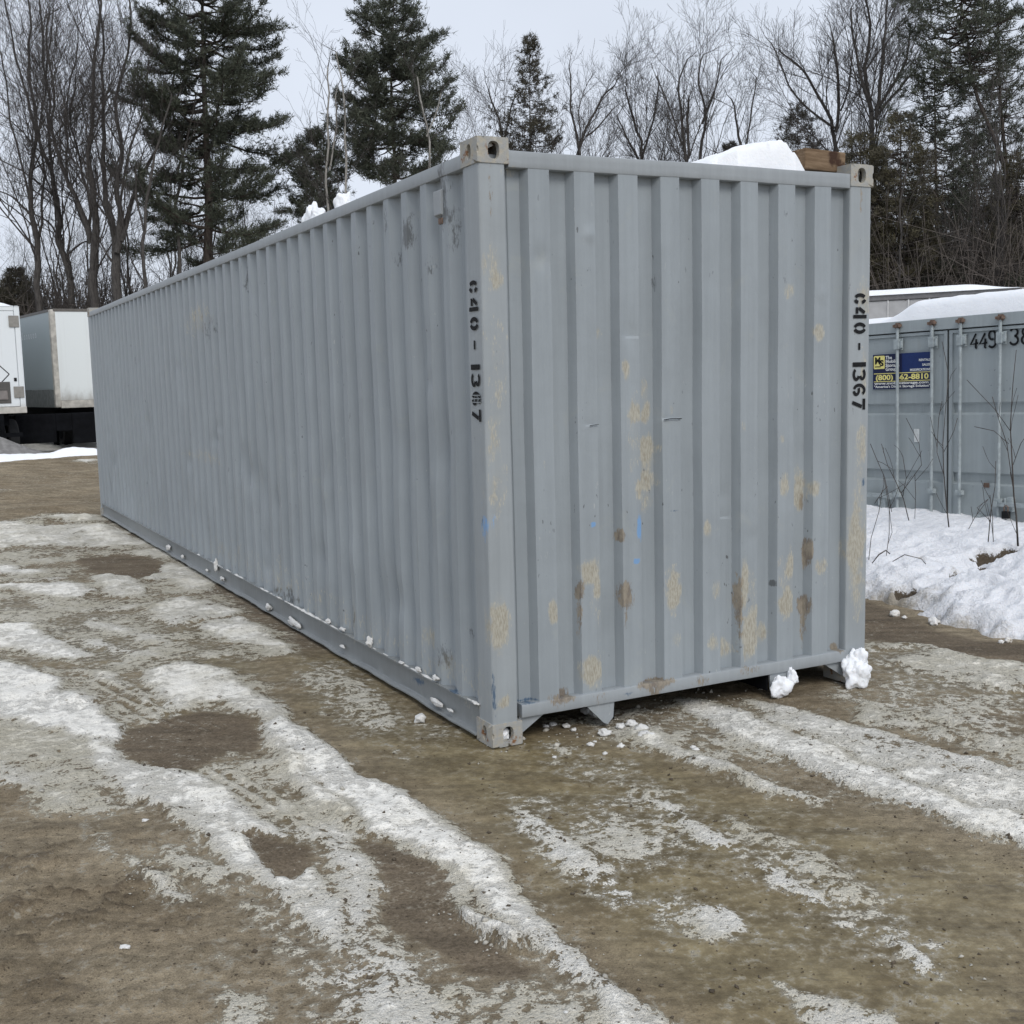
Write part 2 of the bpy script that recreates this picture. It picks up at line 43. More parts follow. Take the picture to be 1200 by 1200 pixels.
BARE_TREES = [('bare_tree', 'tall bare grey tree leaning slightly left above the gap between the two white trailers', 'tree', None, (2.8, 43.57, 0.0), [[(0.0, 0.0, -0.1, 0.171), (0.0, 0.0, 5.057, 0.149), (0.086, 0.16, 6.505, 0.141), (0.14, 0.333, 7.921, 0.133), (0.039, 0.469, 8.518, 0.116), (-0.0, 0.63, 9.508, 0.099), (0.028, 0.72, 10.234, 0.091), (0.14, 0.76, 10.891, 0.083), (0.245, 0.893, 12.207, 0.075), (0.317, 1.087, 13.855, 0.066), (0.438, 1.29, 15.733, 0.05), (0.573, 1.511, 17.808, 0.036)], [(0.137, 0.269, 7.524, 0.075), (0.359, 0.454, 8.202, 0.058), (0.406, 0.782, 9.29, 0.058), (0.505, 1.122, 10.651, 0.05), (0.837, 1.437, 12.685, 0.043), (1.202, 1.739, 14.734, 0.033), (1.51, 2.071, 16.801, 0.027)], [(0.122, 0.353, 8.085, 0.066), (-0.227, 0.455, 8.732, 0.05), (-0.645, 0.568, 9.213, 0.036), (-1.225, 0.732, 9.468, 0.027)], [(0.013, 0.475, 8.582, 0.066), (-0.225, 1.071, 10.602, 0.05), (-0.438, 1.703, 12.969, 0.04), (-0.56, 2.245, 15.018, 0.03)]], 1, 1.0), ('bare_tree', 'bare tree with a curved trunk over the front corner of the dirty white trailer', 'tree', None, (4.04, 44.2, 0.0), [[(0.0, 0.0, -0.1, 0.175), (0.0, 0.0, 5.903, 0.152), (-0.065, 0.044, 6.77, 0.144), (-0.165, 0.095, 7.567, 0.135), (-0.147, 0.082, 8.324, 0.127), (-0.245, 0.136, 9.148, 0.119), (-0.36, 0.166, 9.736, 0.11), (-0.477, 0.193, 10.288, 0.093), (-0.628, 0.281, 11.171, 0.076), (-0.762, 0.388, 12.248, 0.068), (-1.055, 0.605, 13.557, 0.051), (-1.321, 0.853, 15.189, 0.041), (-1.467, 1.04, 16.811, 0.034)], [(-0.295, 0.682, 9.819, 0.085), (-0.268, 0.746, 11.048, 0.068), (-0.233, 0.819, 12.373, 0.061), (-0.292, 0.984, 14.031, 0.051), (-0.23, 1.088, 15.68, 0.041), (-0.142, 1.224, 17.656, 0.034)], [(-0.114, 0.278, 7.523, 0.068), (-0.42, 0.645, 8.056, 0.051), (-0.676, 0.972, 8.487, 0.041), (-1.005, 1.318, 8.788, 0.03)], [(-0.033, 0.168, 7.016, 0.051), (0.497, -0.215, 7.483, 0.041), (0.78, -0.529, 7.554, 0.03)]], 2, 1.0), ('bare_tree', 'thick bare tree forking low into two wide stems left of the dark pine', 'tree', None, (4.54, 41.58, 0.0), [[(0.0, 0.0, -0.1, 0.242), (0.0, 0.0, 4.992, 0.211), (0.023, -0.015, 6.326, 0.202), (0.044, -0.084, 7.267, 0.178), (0.157, -0.186, 8.293, 0.146), (0.196, -0.331, 8.742, 0.13), (0.159, -0.373, 9.664, 0.113), (0.166, -0.459, 10.42, 0.097), (0.29, -0.498, 11.951, 0.081), (0.523, -0.551, 13.778, 0.065), (0.8, -0.5, 16.524, 0.042)], [(0.063, 0.277, 7.245, 0.146), (-0.042, 0.306, 7.942, 0.13), (-0.22, 0.344, 8.445, 0.113), (-0.436, 0.384, 8.819, 0.097), (-0.614, 0.418, 9.286, 0.089), (-0.772, 0.477, 10.004, 0.081), (-0.903, 0.516, 10.687, 0.073), (-1.029, 0.61, 11.777, 0.058), (-0.861, 0.62, 13.327, 0.049), (-0.814, 0.776, 15.504, 0.036)], [(0.027, 0.383, 7.89, 0.081), (0.14, 0.575, 8.712, 0.065), (0.107, 0.84, 9.542, 0.057), (-0.026, 1.134, 10.218, 0.049), (-0.067, 1.494, 11.708, 0.042), (0.049, 1.843, 13.692, 0.032)], [(-0.552, 0.871, 9.358, 0.057), (-0.532, 1.075, 10.653, 0.049), (-0.338, 1.192, 11.944, 0.042), (-0.089, 1.326, 13.559, 0.032), (0.244, 1.462, 15.497, 0.026)]], 3, 1.0), ('bare_tree', 'bare grey tree dividing into three fanned stems beside the big dark pine', 'tree', None, (5.15, 40.19, 0.0), [[(0.0, 0.0, -0.1, 0.237), (0.0, 0.0, 5.273, 0.206), (0.061, 0.369, 6.741, 0.19), (0.043, 0.642, 7.207, 0.142), (0.059, 0.958, 8.122, 0.127), (0.087, 1.291, 9.204, 0.111), (0.139, 1.654, 10.584, 0.095), (0.324, 2.03, 12.55, 0.073), (0.394, 2.466, 14.536, 0.054), (0.518, 2.921, 16.861, 0.035)], [(0.115, 0.14, 6.718, 0.142), (0.235, 0.193, 7.502, 0.135), (0.336, 0.272, 8.413, 0.119), (0.44, 0.354, 9.356, 0.103), (0.552, 0.446, 10.392, 0.087), (0.731, 0.62, 12.278, 0.07), (1.08, 0.708, 14.159, 0.051), (1.117, 0.953, 16.049, 0.035)], [(0.291, 0.112, 7.154, 0.111), (0.567, 0.313, 8.055, 0.111), (0.858, 0.481, 8.774, 0.095), (1.24, 0.608, 9.528, 0.079), (1.623, 0.732, 10.256, 0.071), (2.168, 0.801, 11.178, 0.057), (2.736, 0.891, 12.334, 0.044), (3.162, 1.053, 13.504, 0.032)], [(0.289, 0.255, 8.193, 0.063), (0.717, 0.106, 10.035, 0.047), (1.338, -0.143, 11.858, 0.041), (1.563, -0.194, 13.677, 0.032)]], 4, 1.0), ('bare_tree', 'slim bare tree with a forked top in front of the big dark pine', 'tree', None, (7.5, 40.25, 0.0), [[(0.0, 0.0, -0.1, 0.093), (0.0, 0.0, 6.028, 0.081), (0.152, 0.328, 7.975, 0.073), (0.276, 0.671, 9.933, 0.065), (0.404, 0.969, 11.576, 0.055), (0.532, 1.269, 13.229, 0.045), (0.837, 1.481, 14.885, 0.036)], [(0.22, 0.418, 9.888, 0.049), (0.728, 0.482, 11.188, 0.04), (1.119, 0.65, 12.823, 0.032)]], 5, 0.7), ('bare_tree', 'thin bare tree rising above the far end of the grey container top rail', 'tree', None, (5.91, 38.81, 0.0), [[(0.0, 0.0, -0.1, 0.089), (0.0, 0.0, 6.179, 0.077), (0.101, 0.135, 7.408, 0.07), (0.312, 0.215, 8.635, 0.062), (0.567, 0.252, 9.707, 0.053), (1.012, 0.236, 11.082, 0.043), (1.39, 0.233, 12.306, 0.031)], [(0.098, 0.119, 7.406, 0.046), (-0.038, 0.284, 8.63, 0.04), (-0.009, 0.364, 9.845, 0.031)]], 6, 0.8), ('bare_tree', 'pale thin birch stem left of the middle pine', 'tree', None, (12.99, 36.7, 0.0), [[(0.0, 0.0, -0.1, 0.064), (0.0, 0.0, 8.275, 0.055), (0.14, 0.246, 10.17, 0.051), (0.226, 0.476, 11.756, 0.044), (0.231, 0.704, 13.032, 0.035), (0.268, 0.874, 13.993, 0.025)]], 7, 0.6), ('bare_tree', 'pale thin birch pair just left of the middle pine', 'tree', None, (12.37, 36.97, 0.0), [[(0.0, 0.0, -0.1, 0.064), (0.0, 0.0, 7.979, 0.055), (0.154, 0.101, 9.85, 0.051), (0.223, 0.244, 11.717, 0.041), (0.238, 0.371, 13.267, 0.032)], [(0.181, 0.124, 9.548, 0.041), (0.602, 0.354, 11.154, 0.035), (0.912, 0.641, 12.777, 0.025)]], 8, 0.6), ('bare_tree', 'thin birch stem seen against the dark pine behind the near corner casting', 'tree', None, (15.43, 34.5, 0.0), [[(0.0, 0.0, -0.1, 0.06), (0.0, 0.0, 9.268, 0.053), (0.078, 0.3, 10.529, 0.046), (0.128, 0.616, 11.799, 0.04), (0.181, 0.888, 12.766, 0.031)], [(0.015, 0.161, 10.498, 0.037), (0.327, 0.032, 11.39, 0.031), (0.449, -0.044, 11.979, 0.022)]], 9, 0.6), ('bare_tree', 'bare spreading tree right of the thin spruce above the container roof', 'tree', None, (27.53, 44.38, 0.0), [[(0.0, 0.0, -0.1, 0.119), (0.0, 0.0, 10.339, 0.103), (0.556, 0.212, 12.41, 0.093), (1.157, 0.346, 14.079, 0.074), (1.712, 0.421, 15.14, 0.058), (2.424, 0.361, 15.788, 0.037)], [(0.441, 0.031, 12.171, 0.072), (0.229, 0.254, 13.995, 0.062), (0.117, 0.343, 15.196, 0.049), (0.004, 0.431, 16.392, 0.033)], [(0.743, 0.02, 13.186, 0.062), (1.365, -0.084, 13.607, 0.049), (2.177, -0.215, 14.518, 0.033)]], 10, 1.2), ('bare_tree', 'bare bushy tree left of the spruce behind the near corner casting', 'tree', None, (24.99, 46.8, 0.0), [[(0.0, 0.0, -0.1, 0.097), (0.0, 0.0, 10.586, 0.084), (0.052, 0.145, 13.057, 0.073), (-0.187, 0.32, 14.694, 0.055), (-0.437, 0.415, 15.701, 0.038)], [(0.107, 0.26, 12.878, 0.063), (0.614, 0.234, 14.532, 0.05), (0.847, 0.259, 15.568, 0.034)]], 11, 1.2), ('bare_tree', 'low twiggy bare tree left of centre over the container end rail', 'tree', None, (31.17, 43.7, 0.0), [[(0.0, 0.0, -0.1, 0.109), (0.0, 0.0, 10.396, 0.094), (-0.006, 0.173, 12.462, 0.084), (-0.194, 0.38, 14.111, 0.063), (-0.623, 0.678, 15.554, 0.042)], [(0.036, 0.238, 12.273, 0.071), (0.78, 0.329, 14.17, 0.055), (1.285, 0.512, 15.876, 0.038)], [(-0.055, 0.256, 12.067, 0.063), (-0.59, 0.552, 13.308, 0.05), (-0.916, 0.714, 14.33, 0.034)]], 12, 1.3), ('bare_tree', 'bare tree with a broken upright stub over the middle of the end rail', 'tree', None, (31.73, 41.13, 0.0), [[(0.0, 0.0, -0.1, 0.116), (0.0, 0.0, 10.041, 0.101), (0.287, 0.3, 12.075, 0.091), (0.361, 0.652, 13.723, 0.073), (0.346, 1.023, 15.178, 0.057), (0.989, 1.064, 16.621, 0.036)], [(0.288, 0.103, 11.844, 0.081), (0.453, 0.377, 13.281, 0.073), (0.603, 0.633, 14.523, 0.065)], [(0.083, 0.289, 12.454, 0.061), (-0.255, 0.823, 14.106, 0.049), (-0.596, 1.358, 15.765, 0.032)]], 13, 1.0), ('bare_tree', 'slender bare tree forking in a Y over the container end rail', 'tree', None, (32.33, 40.8, 0.0), [[(0.0, 0.0, -0.1, 0.116), (0.0, 0.0, 9.821, 0.101), (0.332, 0.289, 12.053, 0.089), (0.545, 0.556, 13.692, 0.069), (0.613, 0.897, 15.344, 0.053), (0.956, 1.073, 16.791, 0.036)], [(0.396, 0.297, 13.433, 0.065), (0.942, 0.151, 14.812, 0.049), (1.358, 0.098, 16.392, 0.032)]], 14, 0.9), ('bare_tree', 'small bare tree just left of the snow lump on the roof', 'tree', None, (33.54, 39.04, 0.0), [[(0.0, 0.0, -0.1, 0.103), (0.0, 0.0, 9.618, 0.089), (0.26, 0.256, 11.801, 0.08), (0.156, 0.559, 13.009, 0.06), (0.033, 0.9, 14.42, 0.04)], [(0.208, 0.193, 11.786, 0.06), (0.668, 0.325, 13.383, 0.048), (1.125, 0.513, 15.385, 0.032)]], 15, 1.0), ('bare_tree', 'bare tree with leaning upper stems behind the snow lump and wood block', 'tree', None, (36.09, 35.5, 0.0), [[(0.0, 0.0, -0.1, 0.132), (0.0, 0.0, 9.399, 0.115), (0.03, 0.328, 11.689, 0.105), (0.042, 0.457, 12.456, 0.096), (-0.293, 0.812, 13.617, 0.077), (-0.853, 1.307, 14.976, 0.057), (-1.787, 1.936, 15.967, 0.038)], [(0.055, 0.363, 12.253, 0.086), (0.307, 0.438, 13.952, 0.077), (0.271, 0.633, 15.467, 0.057), (0.17, 0.807, 16.603, 0.038)], [(0.002, 0.415, 12.445, 0.077), (-1.013, 0.84, 13.199, 0.057), (-1.89, 1.247, 14.322, 0.046), (-2.534, 1.639, 16.185, 0.031)], [(0.302, 0.369, 13.198, 0.057), (0.689, 0.261, 14.312, 0.046), (0.934, 0.275, 15.808, 0.031)]], 16, 1.2), ('bare_tree', 'tallest bare tree, densely twigged, left of the bent pine at right', 'tree', None, (35.89, 33.3, 0.0), [[(0.0, 0.0, -0.1, 0.169), (0.0, 0.0, 9.068, 0.147), (0.273, 0.423, 12.02, 0.12), (0.463, 0.689, 13.518, 0.101), (0.683, 0.991, 15.392, 0.074), (0.836, 1.328, 17.279, 0.055), (1.024, 1.649, 19.174, 0.037)], [(0.327, 0.286, 12.353, 0.092), (0.535, 0.225, 13.775, 0.081), (0.704, 0.231, 15.554, 0.063), (0.872, 0.237, 17.324, 0.044), (1.01, 0.207, 18.723, 0.029)], [(0.225, 0.388, 12.722, 0.092), (-0.051, 0.728, 14.018, 0.074), (-0.133, 1.021, 15.676, 0.055), (-0.164, 1.264, 17.15, 0.037)], [(0.502, 0.274, 12.896, 0.092), (1.14, 0.043, 13.961, 0.074), (1.659, -0.104, 15.21, 0.055), (2.031, -0.202, 16.277, 0.037)], [(0.407, 0.271, 12.533, 0.074), (1.194, -0.105, 13.578, 0.063), (1.896, -0.465, 14.437, 0.037)]], 17, 1.35)]
CONIFERS = [('pine_tree', 'huge dark pine with a broad ragged crown cut by the top edge of the photo', None, (8.39, 40.4, 0.0), 19.08, 7.08, [(6.75, 1.82), (7.74, 3.48), (8.89, 3.71), (9.55, 2.65), (10.37, 2.82), (11.35, 3.91), (12.34, 4.14), (13.33, 2.98), (14.64, 3.15), (15.63, 2.82), (16.61, 2.39), (17.93, 1.33), (19.08, 0.17)], [(0.34, 0.42, 6.42), (0.55, 0.58, 8.39), (0.65, 0.8, 10.37), (0.74, 1.07, 12.67), (0.87, 1.32, 14.97), (1.11, 1.76, 19.09)], 1.2, 21, 'pine', 0.232), ('pine_tree', 'dark full pine with long drooping boughs standing behind the container left of the near corner', None, (15.25, 38.08, 0.0), 16.94, 9.51, [(9.51, 2.03), (10.35, 2.71), (11.53, 3.22), (12.2, 2.64), (13.04, 2.88), (13.88, 2.1), (14.65, 2.64), (15.39, 1.86), (16.07, 1.42), (16.94, 0.2)], [(0.57, 0.64, 8.67), (0.7, 0.85, 10.69), (0.77, 1.14, 13.05), (0.99, 1.31, 15.06), (1.2, 1.46, 16.94)], 1.15, 22, 'pine', 0.152), ('spruce_tree', 'thin sparse brownish spruce above the end rail near the corner casting', None, (25.49, 45.35, 0.0), 18.54, 12.42, [(12.21, 1.68), (13.26, 2.1), (14.09, 2.01), (14.92, 1.26), (15.55, 1.51), (16.38, 0.84), (17.21, 0.67), (18.04, 0.34), (18.54, 0.13)], [(0.7, 0.85, 10.55), (0.92, 1.19, 13.88), (1.29, 1.65, 18.54)], 0.3, 23, 'sparse', 0.084), ('pine_tree', 'crooked pine with a bare bent trunk at the upper right', None, (34.98, 25.94, 0.0), 17.23, 12.08, [(12.08, 0.97), (12.63, 2.43), (13.53, 2.27), (14.17, 2.53), (14.98, 2.2), (15.78, 2.33), (16.74, 1.62), (17.23, 0.49)], [(1.0, -0.02, 4.83), (1.06, 0.4, 8.05), (0.72, 0.79, 9.67), (0.45, 1.05, 10.65), (0.11, 1.38, 11.78), (-0.04, 1.61, 12.92), (-0.02, 1.73, 13.88), (-0.14, 1.92, 14.85), (-0.13, 2.25, 17.27)], 0.3, 24, 'pine', 0.146), ('pine_tree', 'straight trunked pine just right of the crooked pine', None, (36.86, 27.25, 0.0), 18.42, 10.19, [(10.19, 1.02), (11.7, 1.35), (13.05, 1.35), (14.39, 1.52), (15.74, 1.42), (17.42, 1.19), (18.42, 0.27)], [(0.6, 0.21, 4.98), (0.76, 0.73, 9.35), (0.74, 1.11, 12.04), (0.84, 1.34, 14.06), (1.21, 1.74, 18.43)], 0.28, 25, 'pine', 0.119), ('pine_tree', 'dark mid sized pine behind the right corner casting with sky gaps in its crown', None, (33.7, 27.71, 0.0), 13.53, 5.32, [(4.99, 1.66), (6.63, 2.05), (7.94, 1.92), (9.26, 2.19), (10.25, 1.72), (11.23, 1.99), (12.05, 1.82), (12.71, 1.16), (13.53, 0.27)], [(0.2, 0.3, 4.33), (0.49, 0.61, 7.62), (0.67, 0.93, 10.58), (0.88, 1.23, 13.54)], 0.36, 26, 'pine', 0.116), ('spruce_tree', 'olive brown evergreen rising directly behind the right corner casting', None, (30.13, 26.12, 0.0), 10.95, 4.81, [(4.66, 1.61), (6.04, 1.7), (7.26, 1.61), (8.34, 1.55), (9.1, 1.36), (9.87, 0.99), (10.49, 0.56), (10.95, 0.09)], [(0.19, 0.28, 4.2), (0.75, 0.93, 10.95)], 0.7, 27, 'olive', 0.093), ('spruce_tree', 'olive brown evergreen half hidden behind the wood block on the roof', None, (29.55, 27.54, 0.0), 10.64, 4.92, [(4.77, 1.58), (6.18, 1.65), (7.75, 1.52), (8.85, 1.39), (9.63, 1.08), (10.2, 0.57), (10.64, 0.09)], [(0.22, 0.27, 4.29), (0.72, 0.89, 10.64)], 0.75, 28, 'olive', 0.095), ('spruce_tree', 'small dark evergreen over the snow lump on the roof', None, (36.53, 38.69, 0.0), 14.54, 9.63, [(9.43, 2.06), (11.06, 1.73), (12.09, 1.48), (13.31, 0.99), (14.13, 0.41), (14.54, 0.12)], [(0.59, 0.72, 8.81), (1.04, 1.27, 14.54)], 0.5, 29, 'spruce', 0.082), ('spruce_tree', 'yellowish green evergreen at the right edge of the photo below the crooked pine', None, (33.88, 24.24, 0.0), 9.45, 4.69, [(4.54, 1.39), (6.23, 1.36), (7.46, 1.3), (8.22, 1.11), (8.84, 0.68), (9.45, 0.12)], [(0.22, 0.27, 4.08), (0.65, 0.79, 9.45)], 0.55, 30, 'olive', 0.093), ('pine_tree', 'shaded pine in the dense wood above the long snow topped trailer', None, (36.6, 28.51, 0.0), 11.27, 4.74, [(4.57, 2.08), (6.12, 2.01), (7.49, 2.08), (8.86, 1.9), (9.89, 1.38), (11.27, 0.28)], [(0.25, 0.3, 4.4), (0.86, 0.94, 11.27)], 0.32, 31, 'pine', 0.104), ('pine_tree', 'dark young pine between the big pine and the middle pine', None, (12.86, 40.41, 0.0), 12.0, 8.22, [(8.05, 1.56), (8.91, 1.66), (9.77, 1.38), (10.63, 1.25), (11.48, 0.69), (12.0, 0.17)], [(0.46, 0.57, 7.88), (0.76, 0.99, 12.0)], 0.8, 32, 'pine', 0.087), ('spruce_tree', 'dark low evergreen above the leftmost white trailer', None, (2.19, 49.14, 0.0), 7.09, 4.9, [(4.61, 1.47), (5.52, 1.18), (6.25, 0.81), (7.09, 0.11)], [(0.16, 0.2, 4.43), (0.37, 0.46, 7.09)], 0.8, 33, 'spruce', 0.074), ('spruce_tree', 'tiny dark evergreen tip just left of the roof snow lump', None, (34.23, 40.97, 0.0), 12.99, 10.28, [(10.07, 1.09), (11.53, 0.76), (12.36, 0.38), (12.99, 0.08)], [(0.66, 0.81, 9.86), (0.91, 1.11, 12.99)], 0.5, 34, 'spruce', 0.063)]
FILL_TREES = [(13.5, 58.04, 3.24, 0.71), (-0.01, 57.16, 2.57, 0.62), (0.32, 68.1, 4.1, 0.69), (7.39, 64.1, 5.64, 0.94), (5.54, 56.35, 4.25, 0.62), (7.53, 51.36, 5.52, 0.63), (11.5, 60.17, 1.43, 0.96), (11.24, 44.94, 4.44, 0.6), (7.19, 54.51, 1.28, 0.73), (11.52, 50.17, 0.94, 0.88), (7.21, 61.04, 1.48, 0.73), (12.2, 53.27, 3.18, 0.69), (-0.34, 67.24, 0.54, 0.94), (6.11, 64.33, 2.51, 0.97), (7.45, 50.84, 4.66, 0.87), (10.16, 53.51, 1.39, 0.86), (1.11, 62.17, 3.99, 0.75), (10.91, 48.27, 2.45, 0.92), (5.83, 60.18, 3.85, 0.98), (16.37, 55.08, 5.08, 0.66), (12.02, 59.5, 2.52, 0.82), (8.16, 63.43, 1.99, 0.76), (-0.83, 58.23, 3.97, 0.97), (13.38, 49.44, 6.21, 0.68), (11.13, 47.5, 2.54, 0.63), (14.52, 57.91, 0.88, 0.81), (3.37, 57.42, 3.47, 0.64), (12.26, 49.12, 2.81, 0.62), (-0.9, 54.21, 2.15, 0.97), (13.54, 52.12, 2.86, 0.87), (47.58, 32.47, 4.98, 0.76), (50.3, 38.33, 3.15, 0.88), (41.27, 29.65, 0.25, 0.66), (39.2, 34.25, 0.31, 0.69), (52.41, 39.95, 2.19, 0.75), (47.5, 38.7, 4.93, 0.98), (47.37, 39.24, 2.15, 0.93), (47.77, 42.0, 3.17, 0.89), (43.93, 33.92, 3.1, 0.62), (41.42, 39.03, 3.0, 0.93), (41.49, 39.48, 3.08, 0.84), (48.88, 35.2, 3.54, 0.8), (43.83, 32.74, 3.47, 0.87), (48.78, 43.65, 4.69, 0.98), (43.07, 36.65, 1.64, 0.62), (37.76, 35.76, 5.41, 0.67), (44.6, 32.38, 0.41, 0.68), (47.99, 35.23, 3.45, 0.78), (43.43, 37.28, 5.79, 0.68), (45.06, 32.18, 1.21, 0.73), (46.9, 43.6, 2.29, 0.67), (35.37, 33.6, 1.35, 0.77), (53.72, 41.0, 5.59, 0.7), (53.03, 40.28, 0.64, 0.94), (48.58, 39.98, 2.03, 0.85), (40.81, 31.67, 4.77, 0.93), (31.02, 51.21, 5.95, 0.81), (42.41, 45.91, 2.35, 0.8), (18.7, 55.89, 1.44, 0.73), (33.02, 50.94, 0.16, 0.76), (41.1, 42.72, 2.34, 0.94), (20.74, 56.66, 5.03, 0.72), (21.56, 63.28, 4.3, 0.78), (30.08, 49.8, 5.6, 0.94), (20.01, 58.57, 1.16, 0.81), (40.73, 50.74, 1.19, 0.8), (29.39, 52.0, 4.28, 0.9), (27.17, 53.86, 0.42, 0.8), (45.03, 45.73, 3.5, 0.86), (36.16, 54.27, 1.63, 0.79), (35.3, 23.53, 6.03, 0.48), (34.49, 23.75, 2.98, 0.8), (30.46, 26.05, 1.57, 0.57), (34.31, 23.34, 4.93, 0.43), (38.54, 24.98, 4.26, 0.5), (32.21, 22.98, 2.35, 0.44), (28.42, 24.66, 1.14, 0.78), (32.69, 27.04, 0.04, 0.44), (31.94, 28.13, 5.13, 0.43), (34.11, 22.28, 1.66, 0.67), (33.14, 27.82, 2.3, 0.67), (32.15, 23.63, 4.61, 0.85), (31.28, 22.73, 5.07, 0.71), (33.5, 25.47, 1.64, 0.55), (30.71, 22.91, 3.69, 0.5), (33.12, 27.33, 3.69, 0.52), (9.75, 47.59, 5.64, 0.63), (4.15, 47.59, 3.67, 0.38), (8.99, 44.75, 3.28, 0.61), (0.52, 46.91, 6.2, 0.45), (2.75, 44.84, 1.96, 0.55), (0.05, 47.66, 1.61, 0.4), (11.03, 46.71, 5.75, 0.5), (0.43, 47.88, 3.29, 0.48), (9.84, 45.83, 5.63, 0.51), (3.08, 50.35, 5.55, 0.39)]
FILL_PINES = [(35.64, 32.37, 1.33, 0.62), (38.54, 33.18, 4.15, 0.7), (38.6, 30.89, 5.15, 0.6), (39.49, 28.19, 6.03, 0.55), (42.39, 28.99, 0.13, 0.8), (42.98, 35.46, 1.19, 0.8), (38.16, 35.62, 2.66, 0.6), (14.24, 49.86, 3.46, 0.5), (13.31, 52.58, 4.89, 0.5), (0.56, 55.6, 3.5, 0.6), (31.84, 23.01, 3.26, 0.45), (32.72, 24.82, 1.5, 0.42), (31.72, 26.45, 4.08, 0.45), (34.82, 32.79, 3.66, 0.55)]
BRUSH = [(-1.38, 49.81, 14.09, 42.05, 2200, 5.4), (-1.19, 59.85, 17.13, 50.67, 3600, 7.4), (27.84, 26.14, 35.93, 22.08, 900, 7.0), (31.38, 30.0, 40.61, 25.37, 1200, 8.5), (35.8, 34.55, 46.23, 29.32, 1300, 9.5), (16.44, 55.52, 43.77, 41.83, 700, 6.0)]
SAPLINGS = [('thicker bare sapling standing in the snow at the right, nearest the padlocked door handle', (5.997, 1.838, 0.24), [[(0.0, 0.0, 0.0, 0.0124), (0.007, 0.031, 0.254, 0.0109), (0.002, 0.058, 0.435, 0.0095), (0.012, 0.093, 0.725, 0.008), (0.022, 0.128, 1.014, 0.0066), (0.07, 0.153, 1.375, 0.0047), (0.119, 0.168, 1.664, 0.004)], [(0.001, 0.069, 0.508, 0.0058), (-0.016, 0.127, 0.87, 0.0047), (-0.064, 0.18, 1.089, 0.004), (-0.095, 0.221, 1.272, 0.004)], [(0.019, 0.124, 0.978, 0.0044), (-0.084, 0.2, 1.163, 0.004), (-0.279, 0.333, 1.422, 0.004)], [(0.016, 0.086, 0.688, 0.0044), (0.089, 0.074, 0.867, 0.004), (0.191, 0.043, 1.009, 0.004)], [(-0.003, 0.12, 0.87, 0.004), (-0.105, 0.186, 0.982, 0.004), (-0.252, 0.265, 1.023, 0.004)]]), ('pair of thin twigs in the snow under the low door handle bar', (5.772, 1.956, 0.283), [[(0.0, 0.0, 0.0, 0.0066), (0.04, 0.014, 0.253, 0.0055), (0.089, 0.019, 0.469, 0.004), (0.113, 0.037, 0.685, 0.004)], [(0.039, -0.02, -0.001, 0.0051), (0.05, 0.004, 0.216, 0.004), (0.045, 0.032, 0.398, 0.004)], [(0.027, 0.011, 0.181, 0.004), (-0.062, 0.07, 0.292, 0.004), (0.029, 0.035, 0.362, 0.004)], [(-0.141, 0.085, 0.113, 0.004), (-0.088, 0.072, 0.206, 0.004), (0.029, 0.035, 0.362, 0.004)]]), ('slim bare sapling in front of the door seam below the sign', (6.044, 2.613, 0.318), [[(0.0, 0.0, 0.0, 0.0094), (-0.004, 0.031, 0.217, 0.0078), (-0.003, 0.068, 0.489, 0.0066), (0.011, 0.098, 0.76, 0.0055), (0.057, 0.118, 1.069, 0.004), (0.109, 0.134, 1.378, 0.004), (0.078, 0.192, 1.689, 0.004)], [(0.001, 0.061, 0.45, 0.0047), (-0.044, 0.115, 0.684, 0.004), (-0.005, 0.138, 0.993, 0.004), (0.035, 0.139, 1.147, 0.004)], [(0.012, 0.087, 0.682, 0.004), (0.111, 0.064, 0.873, 0.004), (0.148, 0.061, 0.988, 0.004)]]), ('bent bare sapling in front of the left door beneath the sign', (5.953, 3.0, 0.35), [[(0.0, 0.0, 0.0, 0.0072), (-0.028, 0.041, 0.2, 0.0064), (-0.079, 0.089, 0.361, 0.0056), (-0.139, 0.14, 0.523, 0.004), (-0.173, 0.185, 0.723, 0.004)], [(-0.033, 0.047, 0.224, 0.0048), (0.01, 0.049, 0.398, 0.004), (-0.003, 0.083, 0.598, 0.004)], [(-0.045, 0.057, 0.256, 0.0048), (0.148, -0.004, 0.514, 0.004), (0.143, 0.026, 0.714, 0.004), (0.054, 0.104, 0.956, 0.004)], [(0.051, -0.024, 0.014, 0.004), (0.076, -0.006, 0.237, 0.004), (0.085, 0.017, 0.436, 0.004)]]), ('wispy twigs poking from the snow beside the right corner post', (4.763, 2.321, 0.112), [[(0.0, 0.0, 0.0, 0.0047), (0.045, 0.012, 0.25, 0.004), (0.12, 0.004, 0.463, 0.004), (0.16, 0.008, 0.641, 0.004)], [(0.141, -0.061, 0.067, 0.0043), (0.184, -0.053, 0.281, 0.004), (0.201, -0.032, 0.496, 0.004), (0.182, 0.012, 0.748, 0.004)], [(0.102, 0.092, 1.037, 0.004), (0.132, 0.062, 0.929, 0.004), (0.188, 0.009, 0.748, 0.004), (0.217, -0.045, 0.46, 0.004)], [(0.094, 0.027, 0.535, 0.004), (0.167, 0.005, 0.641, 0.004), (0.202, -0.008, 0.675, 0.004)]]), ('curved dark fallen stick arching out of the snow bank', (4.353, 1.868, 0.248), [[(0.0, 0.0, 0.0, 0.0054), (0.054, -0.017, 0.066, 0.0075), (0.105, -0.038, 0.098, 0.0075), (0.133, -0.056, 0.07, 0.0054)], [(0.147, -0.071, 0.009, 0.0044), (0.236, -0.108, 0.06, 0.0051), (0.354, -0.172, 0.023, 0.0044), (0.381, -0.191, -0.019, 0.004)]])]
